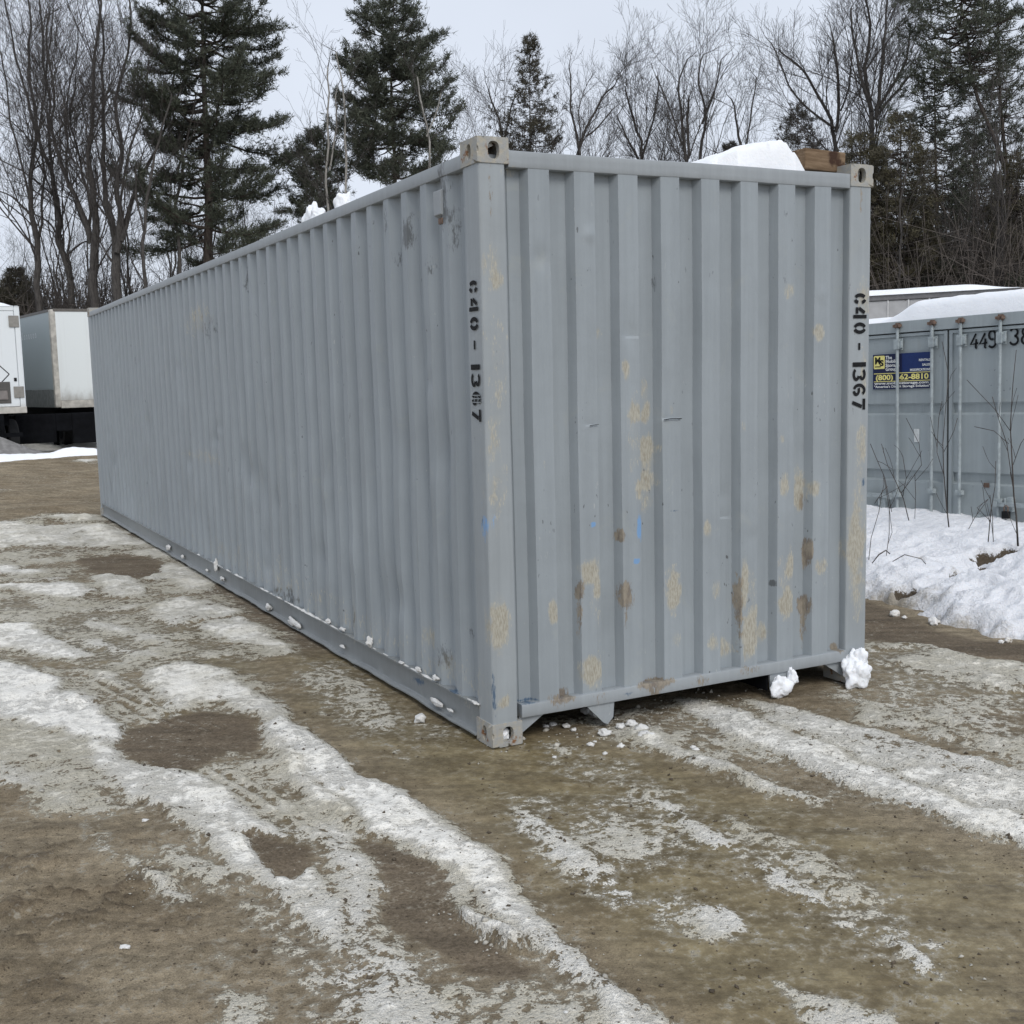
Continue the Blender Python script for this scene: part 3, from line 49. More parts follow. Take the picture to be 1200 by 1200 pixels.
CHUNKS = [(0.58, -0.091, 0.032), (0.541, -0.303, 0.017), (0.429, -0.204, 0.019), (0.704, 0.287, 0.027), (0.717, 0.223, 0.023), (0.486, 0.118, 0.02), (0.486, 0.051, 0.015), (0.441, 0.181, 0.018), (0.712, -0.038, 0.026), (0.784, -0.032, 0.031), (0.718, -0.256, 0.042), (0.749, -0.307, 0.027), (0.779, -0.131, 0.032), (0.826, -0.493, 0.016), (0.814, -0.53, 0.018), (0.753, -0.463, 0.012), (0.19, -0.267, 0.01), (0.42, -0.349, 0.012), (0.475, -0.17, 0.01), (0.396, 0.174, 0.015), (-1.676, -0.087, 0.014), (-1.948, -1.181, 0.017), (-0.9, -2.198, 0.006), (-0.116, 0.614, 0.032)]
RAIL_SNOW = [(7.558, 0.096, 0.091, 0.064), (6.854, 0.084, 0.06, 0.043), (5.451, 0.183, 0.046, 0.131), (5.833, 0.084, 0.056, 0.032), (5.256, 0.087, 0.091, 0.038), (3.815, 0.072, 0.06, 0.06), (3.16, 0.061, 0.174, 0.062), (2.386, 0.212, 0.046, 0.04), (2.119, 0.209, 0.055, 0.028), (1.628, 0.22, 0.031, 0.073), (0.886, 0.21, 0.042, 0.033), (0.656, 0.213, 0.05, 0.036), (1.131, 0.197, 0.044, 0.015), (0.182, 0.193, 0.051, 0.017), (0.656, 0.077, 0.101, 0.041), (0.483, 0.078, 0.045, 0.018), (2.133, 0.093, 0.055, 0.017)]

BANK_HOLES = [(5.05, 1.54, .20, .15), (5.72, 1.86, .24, .14), (5.33, 2.27, .12, .10), (4.30, 1.45, .10, .07)]

# ------------------------------------------------------------------ helpers
def sstep(a, b, x):
    t = np.clip((x - a) / (b - a), 0, 1); return t * t * (3 - 2 * t)
def vnoise(x, y, seed=0):
    x = np.asarray(x, float); y = np.asarray(y, float)
    ix = np.floor(x).astype(np.int64); iy = np.floor(y).astype(np.int64); fx = x - ix; fy = y - iy
    fx = fx * fx * fx * (fx * (fx * 6 - 15) + 10); fy = fy * fy * fy * (fy * (fy * 6 - 15) + 10)
    def h(a, b):
        n = (a * 374761393 + b * 668265263 + seed * 1442695041) & 0xffffffff
        n = ((n ^ (n >> 13)) * 1274126177) & 0xffffffff
        return ((n ^ (n >> 16)) & 0xffff) / 65535.0
    return (h(ix, iy) * (1 - fx) + h(ix + 1, iy) * fx) * (1 - fy) + (h(ix, iy + 1) * (1 - fx) + h(ix + 1, iy + 1) * fx) * fy
def fbm(x, y, f, octv=4, seed=0, gain=.5):
    s = 0; a = 1; t = 0
    for k in range(octv):
        s = s + a * vnoise(x * f + 17.3 * k, y * f - 9.1 * k, seed + k); t += a; a *= gain; f *= 2.03
    return s / t
def pdist(X, Y, poly):
    """signed distance to a polygon, positive inside"""
    P = np.array(poly, float); n = len(P); d = np.full(X.shape, 1e9); ins = np.zeros(X.shape, bool)
    for i in range(n):
        a = P[i]; b = P[(i + 1) % n]; ab = b - a
        t = np.clip(((X - a[0]) * ab[0] + (Y - a[1]) * ab[1]) / (ab @ ab + 1e-12), 0, 1)
        d = np.minimum(d, np.hypot(X - a[0] - t * ab[0], Y - a[1] - t * ab[1]))
        c = ((a[1] > Y) != (b[1] > Y))
        xi = (b[0] - a[0]) * (Y - a[1]) / (b[1] - a[1] + 1e-12) + a[0]
        ins ^= c & (X < xi)
    return np.where(ins, d, -d)

class MB:
    """collects vertices and faces for ONE mesh object"""
    def __init__(s): s.v = []; s.f = []
    def add(s, vs, fs):
        k = len(s.v); s.v.extend([tuple(v) for v in vs]); s.f.extend([tuple(i + k for i in f) for f in fs]); return s
    def box(s, x0, x1, y0, y1, z0, z1, M=None):
        vs = [(x0, y0, z0), (x1, y0, z0), (x1, y1, z0), (x0, y1, z0), (x0, y0, z1), (x1, y0, z1), (x1, y1, z1), (x0, y1, z1)]
        if M is not None: vs = [tuple(M @ Vector(v)) for v in vs]
        return s.add(vs, [(0, 3, 2, 1), (4, 5, 6, 7), (0, 1, 5, 4), (1, 2, 6, 5), (2, 3, 7, 6), (3, 0, 4, 7)])
    def tube(s, pts, radii, n=8, caps=True):
        pts = [Vector(p) for p in pts]
        if not hasattr(radii, '__len__'): radii = [radii] * len(pts)
        k = len(s.v); up = None
        for i, p in enumerate(pts):
            d = (pts[min(i + 1, len(pts) - 1)] - pts[max(i - 1, 0)]).normalized()
            a = d.orthogonal().normalized() if up is None else (up - d * up.dot(d)).normalized()
            up = a; b = d.cross(a)
            for j in range(n):
                t = 2 * math.pi * j / n; s.v.append(tuple(p + (a * math.cos(t) + b * math.sin(t)) * radii[i]))
        for i in range(len(pts) - 1):
            for j in range(n):
                s.f.append((k + i * n + j, k + i * n + (j + 1) % n, k + (i + 1) * n + (j + 1) % n, k + (i + 1) * n + j))
        if caps:
            s.f.append(tuple(k + j for j in reversed(range(n)))); s.f.append(tuple(k + (len(pts) - 1) * n + j for j in range(n)))
        return s
    def prism(s, poly, y0, y1):
        """polygon in (x,z) extruded along y"""
        n = len(poly); vs = [(x, y0, z) for x, z in poly] + [(x, y1, z) for x, z in poly]
        fs = [tuple(range(n)), tuple(reversed(range(n, 2 * n)))] + [(i, i + n, (i + 1) % n + n, (i + 1) % n) for i in range(n)]
        return s.add(vs, fs)
    def build(s, name, m, parent=None, smooth=None, bevel=0):
        me = bpy.data.meshes.new(name); me.from_pydata(s.v, [], s.f); me.update()
        if bevel or True:
            b = bmesh.new(); b.from_mesh(me)
            bmesh.ops.recalc_face_normals(b, faces=b.faces)
            if bevel: bmesh.ops.bevel(b, geom=[e for e in b.edges if len(e.link_faces) == 2 and e.calc_face_angle(0) > .6], offset=bevel, segments=2, affect='EDGES', profile=.6)
            b.to_mesh(me); b.free()
        return link(name, me, m, parent, smooth)
def link(name, me, m, parent=None, smooth=None):
    if smooth is not None:
        me.polygons.foreach_set('use_smooth', [True] * len(me.polygons)); me.set_sharp_from_angle(angle=smooth)
    me.materials.append(m)
    o = bpy.data.objects.new(name, me); col.objects.link(o)
    if parent is not None: o.parent = parent
    return o
def np_mesh(name, V, F, attrs=None):
    """vertices (n,3), faces (m,k)"""
    V = np.ascontiguousarray(V, np.float32); F = np.ascontiguousarray(F, np.int32); m, k = F.shape
    me = bpy.data.meshes.new(name); me.vertices.add(len(V)); me.vertices.foreach_set('co', V.ravel())
    me.loops.add(m * k); me.loops.foreach_set('vertex_index', F.ravel())
    me.polygons.add(m); me.polygons.foreach_set('loop_start', np.arange(0, m * k, k, dtype=np.int32))
    me.update(calc_edges=True)
    for an, a in (attrs or {}).items():
        at = me.attributes.new(an, 'FLOAT', 'POINT'); at.data.foreach_set('value', np.ascontiguousarray(a, np.float32).ravel())
    me.validate(); return me
def empty(name, loc=(0, 0, 0), label=None, cat=None, group=None, rot=(0, 0, 0)):
    o = bpy.data.objects.new(name, None); col.objects.link(o); o.location = loc; o.rotation_euler = rot; o.empty_display_size = .2
    return tag(o, label, cat, group)
def tag(o, label=None, cat=None, group=None, kind=None):
    for k, v in (('label', label), ('category', cat), ('group', group), ('kind', kind)):
        if v: o[k] = v
    return o
def copy_tree(o, parent=None):
    c = o.copy(); col.objects.link(c); c.parent = parent
    for ch in list(o.children): copy_tree(ch, c)
    return c

# ------------------------------------------------------------------ node helper
class NT:
    def __init__(s, name):
        s.m = bpy.data.materials.new(name); s.m.use_nodes = True; s.t = s.m.node_tree; s.t.nodes.clear()
        s.out = s.t.nodes.new('ShaderNodeOutputMaterial'); s.b = s.t.nodes.new('ShaderNodeBsdfPrincipled')
        s.t.links.new(s.b.outputs[0], s.out.inputs[0]); s.tc = None
    def L(s, src, dst):
        if isinstance(src, bpy.types.NodeSocket): s.t.links.new(src, dst)
        elif src is not None: dst.default_value = src
    def co(s, which='Object'):
        if s.tc is None: s.tc = s.t.nodes.new('ShaderNodeTexCoord')
        return s.tc.outputs[which]
    def scale(s, v, sx, sy, sz):
        n = s.t.nodes.new('ShaderNodeVectorMath'); n.operation = 'MULTIPLY'; s.L(v, n.inputs[0]); n.inputs[1].default_value = (sx, sy, sz); return n.outputs[0]
    def noise(s, scale, detail=3, rough=.55, v=None, dist=0):
        n = s.t.nodes.new('ShaderNodeTexNoise'); s.L(v if v is not None else s.co(), n.inputs['Vector'])
        n.inputs['Scale'].default_value = scale; n.inputs['Detail'].default_value = detail; n.inputs['Roughness'].default_value = rough; n.inputs['Distortion'].default_value = dist; return n.outputs[0]
    def voro(s, scale, v=None, feature='F1', out='Distance'):
        n = s.t.nodes.new('ShaderNodeTexVoronoi'); n.feature = feature; s.L(v if v is not None else s.co(), n.inputs['Vector']); n.inputs['Scale'].default_value = scale; return n.outputs[out]
    def math(s, op, a, b=None, c=None, clamp=False):
        n = s.t.nodes.new('ShaderNodeMath'); n.operation = op; n.use_clamp = clamp; s.L(a, n.inputs[0])
        if b is not None: s.L(b, n.inputs[1])
        if c is not None: s.L(c, n.inputs[2])
        return n.outputs[0]
    def ramp(s, v, a, b, lo=0., hi=1.):
        n = s.t.nodes.new('ShaderNodeMapRange'); n.interpolation_type = 'SMOOTHSTEP'; s.L(v, n.inputs[0])
        for i, x in enumerate((a, b, lo, hi)): n.inputs[i + 1].default_value = x
        return n.outputs[0]
    def mix(s, f, a, b):
        n = s.t.nodes.new('ShaderNodeMixRGB'); s.L(f, n.inputs[0])
        for k, x in ((1, a), (2, b)): s.L((*x, 1) if isinstance(x, tuple) and len(x) == 3 else x, n.inputs[k])
        return n.outputs[0]
    def mul(s, a, f):
        n = s.t.nodes.new('ShaderNodeMixRGB'); n.blend_type = 'MULTIPLY'; n.inputs[0].default_value = 1; s.L((*a, 1) if isinstance(a, tuple) and len(a) == 3 else a, n.inputs[1]); s.L(f, n.inputs[2]); return n.outputs[0]
    def attr(s, name):
        n = s.t.nodes.new('ShaderNodeAttribute'); n.attribute_name = name; return n.outputs['Fac']
    def bump(s, h, strength=.5, dist=.01, normal=None):
        n = s.t.nodes.new('ShaderNodeBump'); s.L(h, n.inputs['Height']); n.inputs['Strength'].default_value = strength; n.inputs['Distance'].default_value = dist
        if normal is not None: s.L(normal, n.inputs['Normal'])
        return n.outputs[0]
    def set(s, color=None, rough=None, spec=None, metal=None, normal=None):
        for k, x in (('Base Color', color), ('Roughness', rough), ('Specular IOR Level', spec), ('Metallic', metal), ('Normal', normal)):
            if x is not None: s.L((*x, 1) if isinstance(x, tuple) and len(x) == 3 else x, s.b.inputs[k])
        return s.m

def plain(name, c, rough=.6, var=.12, scale=8, spec=.4, metal=0.):
    n = NT(name); a = n.noise(scale, 4); f = n.ramp(a, .3, .7, 1 - var, 1 + var)
    return n.set(n.mul(c, f), rough, spec, metal, n.bump(n.noise(scale * 6, 3), .2, .004))

def paint_mat(name, base, chip=1.0):
    n = NT(name); c = n.co()
    big = n.noise(1.6, 4, .6); st = n.noise(1, 4, .6, n.scale(c, 22, 22, .9)); fine = n.noise(60, 3, .6)
    colr = n.mul(base, n.ramp(big, .3, .7, .95, 1.05))
    colr = n.mul(colr, n.ramp(st, .3, .75, .95, 1.045))
    blot = n.ramp(n.noise(5.5, 5, .65, None, .6), .58, .72)               # faded, greenish film
    colr = n.mix(n.math('MULTIPLY', blot, .22), colr, (.36, .375, .345))
    streak = n.ramp(n.noise(1, 5, .7, n.scale(c, 30, 30, .55)), .6, .78)
    colr = n.mix(n.math('MULTIPLY', streak, .16), colr, (.13, .14, .14))
    # bare patches of older beige paint, rust, old blue, black scuffs: laid out per vertex, broken up by grain
    g1 = n.noise(150, 3, .65, n.scale(c, 1, 1, .22)); g2 = n.noise(30, 5, .68, n.scale(c, 1, 1, .42)); gg = n.math('ADD', n.math('MULTIPLY', g1, .45), n.math('MULTIPLY', g2, .55))
    def mask(a, k=3.0, lo=.28, hi=.62): return n.ramp(n.math('MULTIPLY', n.math('ADD', n.attr(a), n.math('MULTIPLY', n.math('SUBTRACT', gg, .5), k)), n.ramp(n.attr(a), .02, .16)), lo, hi)
    beige = n.mix(n.ramp(g1, .35, .65), (.30, .265, .195), (.47, .445, .37))
    colr = n.mix(n.math('MULTIPLY', n.ramp(n.attr('wear'), .12, .7), .45), colr, (.37, .36, .31))
    colr = n.mix(n.math('MULTIPLY', mask('wear'), .75), colr, beige)
    colr = n.mix(n.math('MULTIPLY', mask('rust'), .85), colr, n.mix(n.ramp(g2, .35, .65), (.13, .095, .065), (.29, .245, .18)))
    colr = n.mix(n.math('MULTIPLY', mask('blue', 2.4), .8), colr, (.16, .33, .60))
    colr = n.mix(n.math('MULTIPLY', mask('navy', 2.4, .40, .72), .85), colr, (.045, .095, .165))
    colr = n.mix(n.math('MULTIPLY', mask('scuff', 2.6, .36, .72), .7), colr, (.05, .052, .05))
    # small random chips and scratches
    ch = n.math('MULTIPLY', n.ramp(n.noise(46, 2, .5, n.scale(c, 1, 1, .45)), .70, .745), n.ramp(n.noise(2.3, 3), .50, .62))
    colr = n.mix(n.math('MULTIPLY', ch, .75 * chip), colr, (.06, .06, .058))
    ch2 = n.math('MULTIPLY', n.ramp(n.noise(70, 2, .5, n.scale(c, 1, 1, .3)), .70, .74), n.ramp(n.noise(1.7, 3, .5, n.scale(c, 1.3, 1.3, 1.3)), .52, .66))
    colr = n.mix(n.math('MULTIPLY', ch2, .55 * chip), colr, (.46, .47, .46))
    nor = n.bump(n.math('ADD', n.noise(9, 3), n.math('MULTIPLY', fine, .08)), .22, .012)
    return n.set(colr, n.ramp(big, .3, .7, .46, .6), .42, 0., nor)

GREY = (.290, .322, .345)
M_PAINT = paint_mat('grey_container_paint', GREY)
M_RAIL = paint_mat('grey_rail_paint', (.305, .330, .348))
M_POST = paint_mat('faded_post_paint', (.312, .340, .357), .7)
M_DOOR = paint_mat('door_container_paint', (.33, .368, .378), .8)
M_SILL = paint_mat('dull_sill_paint', (.225, .24, .245))
def casting_mat():
    n = NT('worn_casting_paint'); a = n.noise(26, 5, .65); b = n.noise(70, 3)
    c = n.mix(n.ramp(a, .35, .6), (.40, .37, .305), (.335, .34, .33))
    c = n.mix(n.ramp(n.math('ADD', n.noise(14, 5, .7), n.math('MULTIPLY', n.attr('rust'), .35)), .60, .70), c, n.mix(b, (.16, .07, .03), (.26, .14, .07)))
    return n.set(c, .65, .3, 0., n.bump(a, .5, .01))
M_CAST = casting_mat()
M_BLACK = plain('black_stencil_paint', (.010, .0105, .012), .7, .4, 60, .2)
M_RUST = plain('rusty_steel', (.15, .10, .075), .75, .35, 30)
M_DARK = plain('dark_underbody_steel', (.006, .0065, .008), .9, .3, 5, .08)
M_TYRE = plain('black_tyre_rubber', (.018, .018, .019), .85, .2, 10)
M_GALV = plain('grey_hardware_paint', (.33, .37, .38), .5, .15, 20)
def snow_mat(name, clean=(.86, .88, .91), dirty=(.33, .28, .20), bs=.35):
    n = NT(name); a = n.noise(9, 5, .6); b = n.noise(55, 4, .65)
    m = n.ramp(n.math('ADD', n.attr('dirt'), n.math('MULTIPLY', n.math('SUBTRACT', n.math('ADD', n.math('MULTIPLY', a, .6), n.math('MULTIPLY', b, .4)), .5), 1.3)), .30, .80)
    c = n.mix(m, clean, dirty); c = n.mix(n.ramp(n.math('ADD', n.attr('soil'), n.math('MULTIPLY', n.math('SUBTRACT', b, .5), 1.2)), .35, .6), c, n.mix(b, (.035, .026, .018), (.15, .12, .085)))
    n.b.inputs['Subsurface Weight'].default_value = .15; n.b.inputs['Subsurface Radius'].default_value = (.03, .035, .04); n.b.inputs['Subsurface Scale'].default_value = .5
    h = n.math('ADD', n.math('MULTIPLY', a, 1.), n.math('MULTIPLY', b, .35))
    return n.set(c, .75, .25, 0., n.bump(h, bs, .03 if bs < .5 else .06))
M_SNOW = snow_mat('clean_snow'); M_BANK = snow_mat('ploughed_bank_snow', (.82, .83, .86), (.37, .335, .28), .8)
def ice_mat():
    n = NT('grimy_ice'); a = n.noise(30, 4); return n.set(n.mix(a, (.52, .51, .48), (.80, .80, .79)), .5, .4, 0., n.bump(a, .6, .01))
M_ICE = ice_mat()
M_ICE2 = plain('dirty_ice_crumb', (.42, .40, .35), .6, .3, 30)
def bark_mat(name, a, b):
    n = NT(name); s = n.noise(6, 5, .65, n.scale(n.co(), 3, 3, .6)); return n.set(n.mix(n.ramp(s, .3, .7), a, b), .9, .15, 0., n.bump(s, .5, .03))
M_BARK = bark_mat('grey_brown_bark', (.040, .036, .034), (.088, .081, .075))
M_TWIG = bark_mat('dark_twigs', (.045, .040, .038), (.092, .084, .079))
M_BIRCH = bark_mat('pale_birch_bark', (.17, .16, .145), (.33, .315, .29))
M_PBARK = bark_mat('dark_pine_bark', (.035, .028, .024), (.075, .062, .053))
def needle_mat(name, a, b, c):
    n = NT(name); big = n.noise(.9, 3, .6); f = n.noise(7, 3, .6)
    x = n.mix(n.ramp(big, .35, .65), a, b); x = n.mix(n.math('MULTIPLY', n.ramp(f, .5, .75), .6), x, c)
    n.b.inputs['Subsurface Weight'].default_value = 0
    return n.set(x, .65, .3)
M_PINE = needle_mat('pine_needles', (.050, .058, .042), (.074, .083, .058), (.108, .108, .074))
M_SPRUCE = needle_mat('brownish_spruce_needles', (.050, .045, .032), (.072, .066, .045), (.10, .085, .055))
M_OLIVE = needle_mat('olive_needles', (.056, .050, .032), (.084, .074, .042), (.115, .10, .06))
M_BRUSH = bark_mat('brown_brush', (.075, .064, .056), (.155, .135, .12))

# ------------------------------------------------------------------ ground
CLR = dict(x0=-.02, x1=2.46, y0=-.02, y1=12.21)
def ground_fields(X, Y):
    D = np.hypot(X - CX, Y - CY); soft = .03 + .008 * D
    S = np.zeros(X.shape); CL = np.zeros(X.shape); HH = np.zeros(X.shape)
    wx = X + .10 * (fbm(X, Y, 2.6, 5, 50, .6) - .5) * np.clip(D / 4, .6, 2); wy = Y + .14 * (fbm(X, Y, 2.6, 5, 60, .6) - .5) * np.clip(D / 4, .6, 3)
    def patch(poly):
        P = np.array(poly); pad = .8
        sel = (X > P[:, 0].min() - pad) & (X < P[:, 0].max() + pad) & (Y > P[:, 1].min() - pad) & (Y < P[:, 1].max() + pad)
        return sel
    for cov, clean, h, poly in SNOW_AREAS:
        sel = patch(poly)
        if not sel.any(): continue
        d = pdist(wx[sel], wy[sel], poly); w = sstep(-soft[sel] * 1.3, soft[sel], d)
        v = cov * w; cur = S[sel]; up = v > cur
        S[sel] = np.where(up, v, cur); CL[sel] = np.where(w > .02, np.maximum(CL[sel], clean * w), CL[sel]); HH[sel] = np.maximum(HH[sel], h * w)
    mud = np.zeros(X.shape)
    for poly in MUD_AREAS:
        sel = patch(poly)
        if sel.any(): mud[sel] = np.maximum(mud[sel], sstep(-soft[sel] * .6, soft[sel] * .4, pdist(wx[sel], wy[sel], poly)))
    S *= 1 - mud; HH *= 1 - mud
    ice = np.zeros(X.shape)
    for poly in ICE_AREAS:
        sel = patch(poly)
        if sel.any(): ice[sel] = np.maximum(ice[sel], sstep(-soft[sel] * 4, soft[sel] * 4, pdist(wx[sel], wy[sel], poly)))
    far = np.maximum(sstep(29.5, 31.5, Y - .1 * X + 2 * (fbm(X, Y, .3, 3, 9) - .5)), sstep(4.5, 5.2, X) * sstep(-30, -8, Y))
    far = np.where(D > 120, 1, far)
    S = np.maximum(S, far); CL = np.maximum(CL, far); ice *= 1 - mud
    tread = np.zeros(X.shape)
    for poly, (a, b) in TREADS:
        sel = patch(poly)
        if not sel.any(): continue
        w = sstep(-.03, .05, pdist(X[sel], Y[sel], poly)); dx, dy = b[0] - a[0], b[1] - a[1]; L = math.hypot(dx, dy)
        u = ((X[sel] - a[0]) * -dy + (Y[sel] - a[1]) * dx) / L + .02 * (fbm(X[sel], Y[sel], 3, 2, 3) - .5)
        t = (((X[sel] - a[0]) * dx + (Y[sel] - a[1]) * dy) / L)
        tr = (.5 + .5 * np.sin(u * 2 * math.pi / .075)) * (.75 + .25 * np.sin(t * 2 * math.pi / .11))
        tread[sel] = tread[sel] + (tr - .5) * 2 * w; 
    # crusty break-up at the scales the mesh can carry
    br = fbm(X, Y, 3.0, 5, 21, .62)
    n2 = S + (br - .5) * 1.0 * np.where(far > .5, .2, 1) * np.where(S > .02, 1, .5)
    hard = sstep(.34, .52, n2); S = n2
    mud = np.maximum(mud, .8 * sstep(-.42, -.06, X) * (X < .1) * (Y > -.1) * (Y < 12.2) * (S < .45)); inside = (X > CLR['x0']) & (X < CLR['x1']) & (Y > CLR['y0']) & (Y < CLR['y1'])
    base = -.40 * sstep(4.6, 6.4, X)
    # wheel ruts running with the streaks (towards the lower right of the yard)
    ux, uy = .86, -.51
    rv = X * -uy + Y * ux
    rut = .034 * (fbm(rv * 1.0, (X * ux + Y * uy) * .12, 1.6, 3, 77) - .5) * np.exp(-np.maximum(D - 12, 0) / 10)
    mudrough = (fbm(X, Y, 9, 4, 31) - .5) * .016 * (1 - ice * .75)
    lowleft = sstep(.9, .2, np.hypot(X + 2.35, (Y + .6) * .8)) * 0
    Z = base + rut + mudrough * (1 - hard * .5) + (fbm(X, Y, .35, 3, 5) - .5) * .05 * sstep(0, 3, D - 3)
    Z += hard * (.004 + HH * .7) * (.2 + 1.5 * fbm(X, Y, 6, 4, 41) ** 1.3) + hard * (fbm(X, Y, 22, 3, 42) - .5) * .012
    Z -= tread * .008
    clod = sstep(.53, .66, fbm(X * .6 - Y * .5, X * .5 + Y * 1.1, 8, 5, 91, .62)) * sstep(1.25, .35, np.hypot(X + 2.25, (Y + .75))) ; Z += clod * .020 + .03 * (fbm(X, Y, 5, 4, 92) - .5) * sstep(1.25, .35, np.hypot(X + 2.25, Y + .75))
    far_track = (fbm(X * .25, Y * 2.2, .8, 5, 15, .62) - .5) * .22 * sstep(13, 17, D) * sstep(40, 30, D); Z += far_track * (1 - far)
    near = sstep(.25, .0, np.maximum(np.maximum(CLR['x0'] - X, X - CLR['x1']), np.maximum(CLR['y0'] - Y, Y - CLR['y1'])))
    Z = np.where(near > 0, Z * (1 - near) + np.minimum(Z, .0 ) * near - .004 * near, Z)
    return Z, S, np.clip(CL, 0, 1), ice, tread, mud, clod
def make_ground():
    yaw = math.atan2(FW.x, FW.y)
    nf = 580; fine = np.linspace(yaw - R(29), yaw + R(29), nf); coarse = np.linspace(yaw + R(29), yaw - R(29) + 2 * math.pi, 60)[1:-1]
    az = np.concatenate([fine, coarse]); rr = np.concatenate([np.geomspace(1.7, 42, 580), np.geomspace(44, 900, 26)])
    A, Rr = np.meshgrid(az, rr); X = CX + Rr * np.sin(A); Y = CY + Rr * np.cos(A)
    Z, S, CL, ice, tread, mud, clod = ground_fields(X, Y)
    n, m = X.shape
    V = np.stack([X, Y, Z], -1).reshape(-1, 3); V = np.vstack([V, [[CX, CY, 0]]])
    i = np.arange(n - 1)[:, None]; j = np.arange(m)[None]; j2 = (j + 1) % m
    F = np.stack([i * m + j, (i + 1) * m + j, (i + 1) * m + j2, i * m + j2], -1).reshape(-1, 4)
    jj = np.arange(m); Fc = np.stack([np.full(m, n * m), jj, (jj + 1) % m, (jj + 1) % m], -1)
    F = np.vstack([F])
    pad = lambda a: np.concatenate([a.ravel(), [0]])
    me = np_mesh('ground', V, F, dict(snow=pad(S), clean=pad(CL), ice=pad(ice), tread=pad(tread), mud=pad(mud), clod=pad(clod)))
    b = bmesh.new(); b.from_mesh(me); b.verts.ensure_lookup_table()
    for k in range(m): b.faces.new((b.verts[n * m], b.verts[(k + 1) % m], b.verts[k]))
    bmesh.ops.recalc_face_normals(b, faces=b.faces); b.to_mesh(me); b.free()
    if me.polygons[0].normal.z < 0: me.flip_normals()
    return me
def ground_mat():
    n = NT('yard_ground'); c = n.co()
    n1 = n.noise(5, 5, .68); n2 = n.noise(20, 5, .68); n3 = n.noise(75, 3, .65); n4 = n.noise(1.3, 4, .6); n5 = n.noise(190, 2, .6)
    brk = n.math('ADD', n.math('ADD', n.math('MULTIPLY', n.math('SUBTRACT', n1, .5), .6), n.math('MULTIPLY', n.math('SUBTRACT', n2, .5), 1.35)), n.math('MULTIPLY', n.math('SUBTRACT', n3, .5), .9))
    s = n.math('ADD', n.attr('snow'), brk); s = n.math('SUBTRACT', s, n.math('MULTIPLY', n.attr('tread'), .30))
    sm = n.ramp(s, .42, .475); thin = n.ramp(s, .12, .42)
    # bare ground: grey brown mud
    mudc = n.mix(n.ramp(n4, .35, .65), (.200, .160, .107), (.262, .217, .150)); mudc = n.mul(mudc, n.ramp(n2, .3, .7, .78, 1.2)); mudc = n.mul(mudc, n.ramp(n5, .3, .7, .78, 1.2))
    mudc = n.mix(n.ramp(n3, .58, .70), mudc, (.062, .047, .032)); mudc = n.mix(n.math('MULTIPLY', n.ramp(n5, .66, .72), .5), mudc, (.30, .27, .235))
    mudc = n.mix(n.math('MULTIPLY', n.attr('mud'), .68), mudc, n.mix(n.ramp(n3, .35, .65), (.062, .046, .033), (.165, .13, .095)))
    mudc = n.mix(n.math('MULTIPLY', n.math('MULTIPLY', n.attr('clod'), n.ramp(n2, .35, .6)), .85), mudc, (.065, .048, .032))
    ice1 = n.mix(n.ramp(n1, .3, .7), (.130, .098, .047), (.230, .187, .104)); ice1 = n.mul(ice1, n.ramp(n2, .3, .7, .85, 1.15))
    ice1 = n.mix(n.math('MULTIPLY', n.ramp(n.noise(12, 4, .7, None, 1.2), .56, .72), .5), ice1, (.29, .255, .185))
    mp = n.t.nodes.new('ShaderNodeMapping'); mp.inputs['Rotation'].default_value = (0, 0, R(30.7)); n.L(c, mp.inputs[0])
    trk = n.noise(1, 5, .7, n.scale(mp.outputs[0], 1.1, 7.5, 1)); trk2 = n.noise(1, 4, .7, n.scale(mp.outputs[0], 9, 26, 1))
    g = n.mix(n.attr('ice'), mudc, ice1); g = n.mul(g, n.ramp(trk, .32, .68, .74, 1.22))
    g = n.mix(n.math('MULTIPLY', n.math('MULTIPLY', n.ramp(trk2, .60, .68), n.ramp(n4, .42, .6)), .7), g, (.065, .052, .04))
    g = n.mix(n.math('MULTIPLY', n.math('MULTIPLY', thin, n.ramp(n2, .36, .60)), .75), g, n.mix(n2, (.235, .205, .15), (.37, .345, .29)))
    snc = n.mix(n.ramp(n.math('ADD', n.attr('clean'), n.math('MULTIPLY', n.math('SUBTRACT', n1, .5), 1.0)), .15, .95), (.62, .575, .46), (.91, .885, .82))
    snc = n.mix(n.math('MULTIPLY', n.ramp(n3, .57, .68), .4), snc, (.32, .285, .22)); snc = n.mix(n.math('MULTIPLY', n.ramp(n.noise(38, 4, .7), .58, .70), .45), snc, (.28, .245, .19)); snc = n.mul(snc, n.ramp(n2, .25, .75, .88, 1.08))
    colr = n.mix(sm, g, snc)
    rough = n.mix(sm, n.mix(n.math('MULTIPLY', n.attr('ice'), n.ramp(n2, .35, .65, .6, 1.)), (.85, .85, .85), (.30, .30, .30)), (.75, .75, .75))
    h = n.math('ADD', n.math('ADD', n.math('MULTIPLY', n2, .6), n.math('MULTIPLY', n3, .5)), n.math('MULTIPLY', n5, .18)); h = n.math('MULTIPLY', h, n.math('SUBTRACT', 1.15, n.math('MULTIPLY', n.attr('ice'), .75)))
    h2 = n.math('ADD', n.math('MULTIPLY', h, .6), n.math('MULTIPLY', n.math('MULTIPLY', sm, n.ramp(s, .45, 1., .5, 1.)), 1.0)); h2 = n.math('ADD', h2, n.math('MULTIPLY', n.math('MULTIPLY', sm, n2), .7))
    return n.set(colr, rough, n.math('ADD', .12, n.math('MULTIPLY', n.attr('ice'), .26)), 0., n.bump(h2, .9, .026))
ground = link('ground', make_ground(), ground_mat(), None, math.pi); tag(ground, kind='structure')

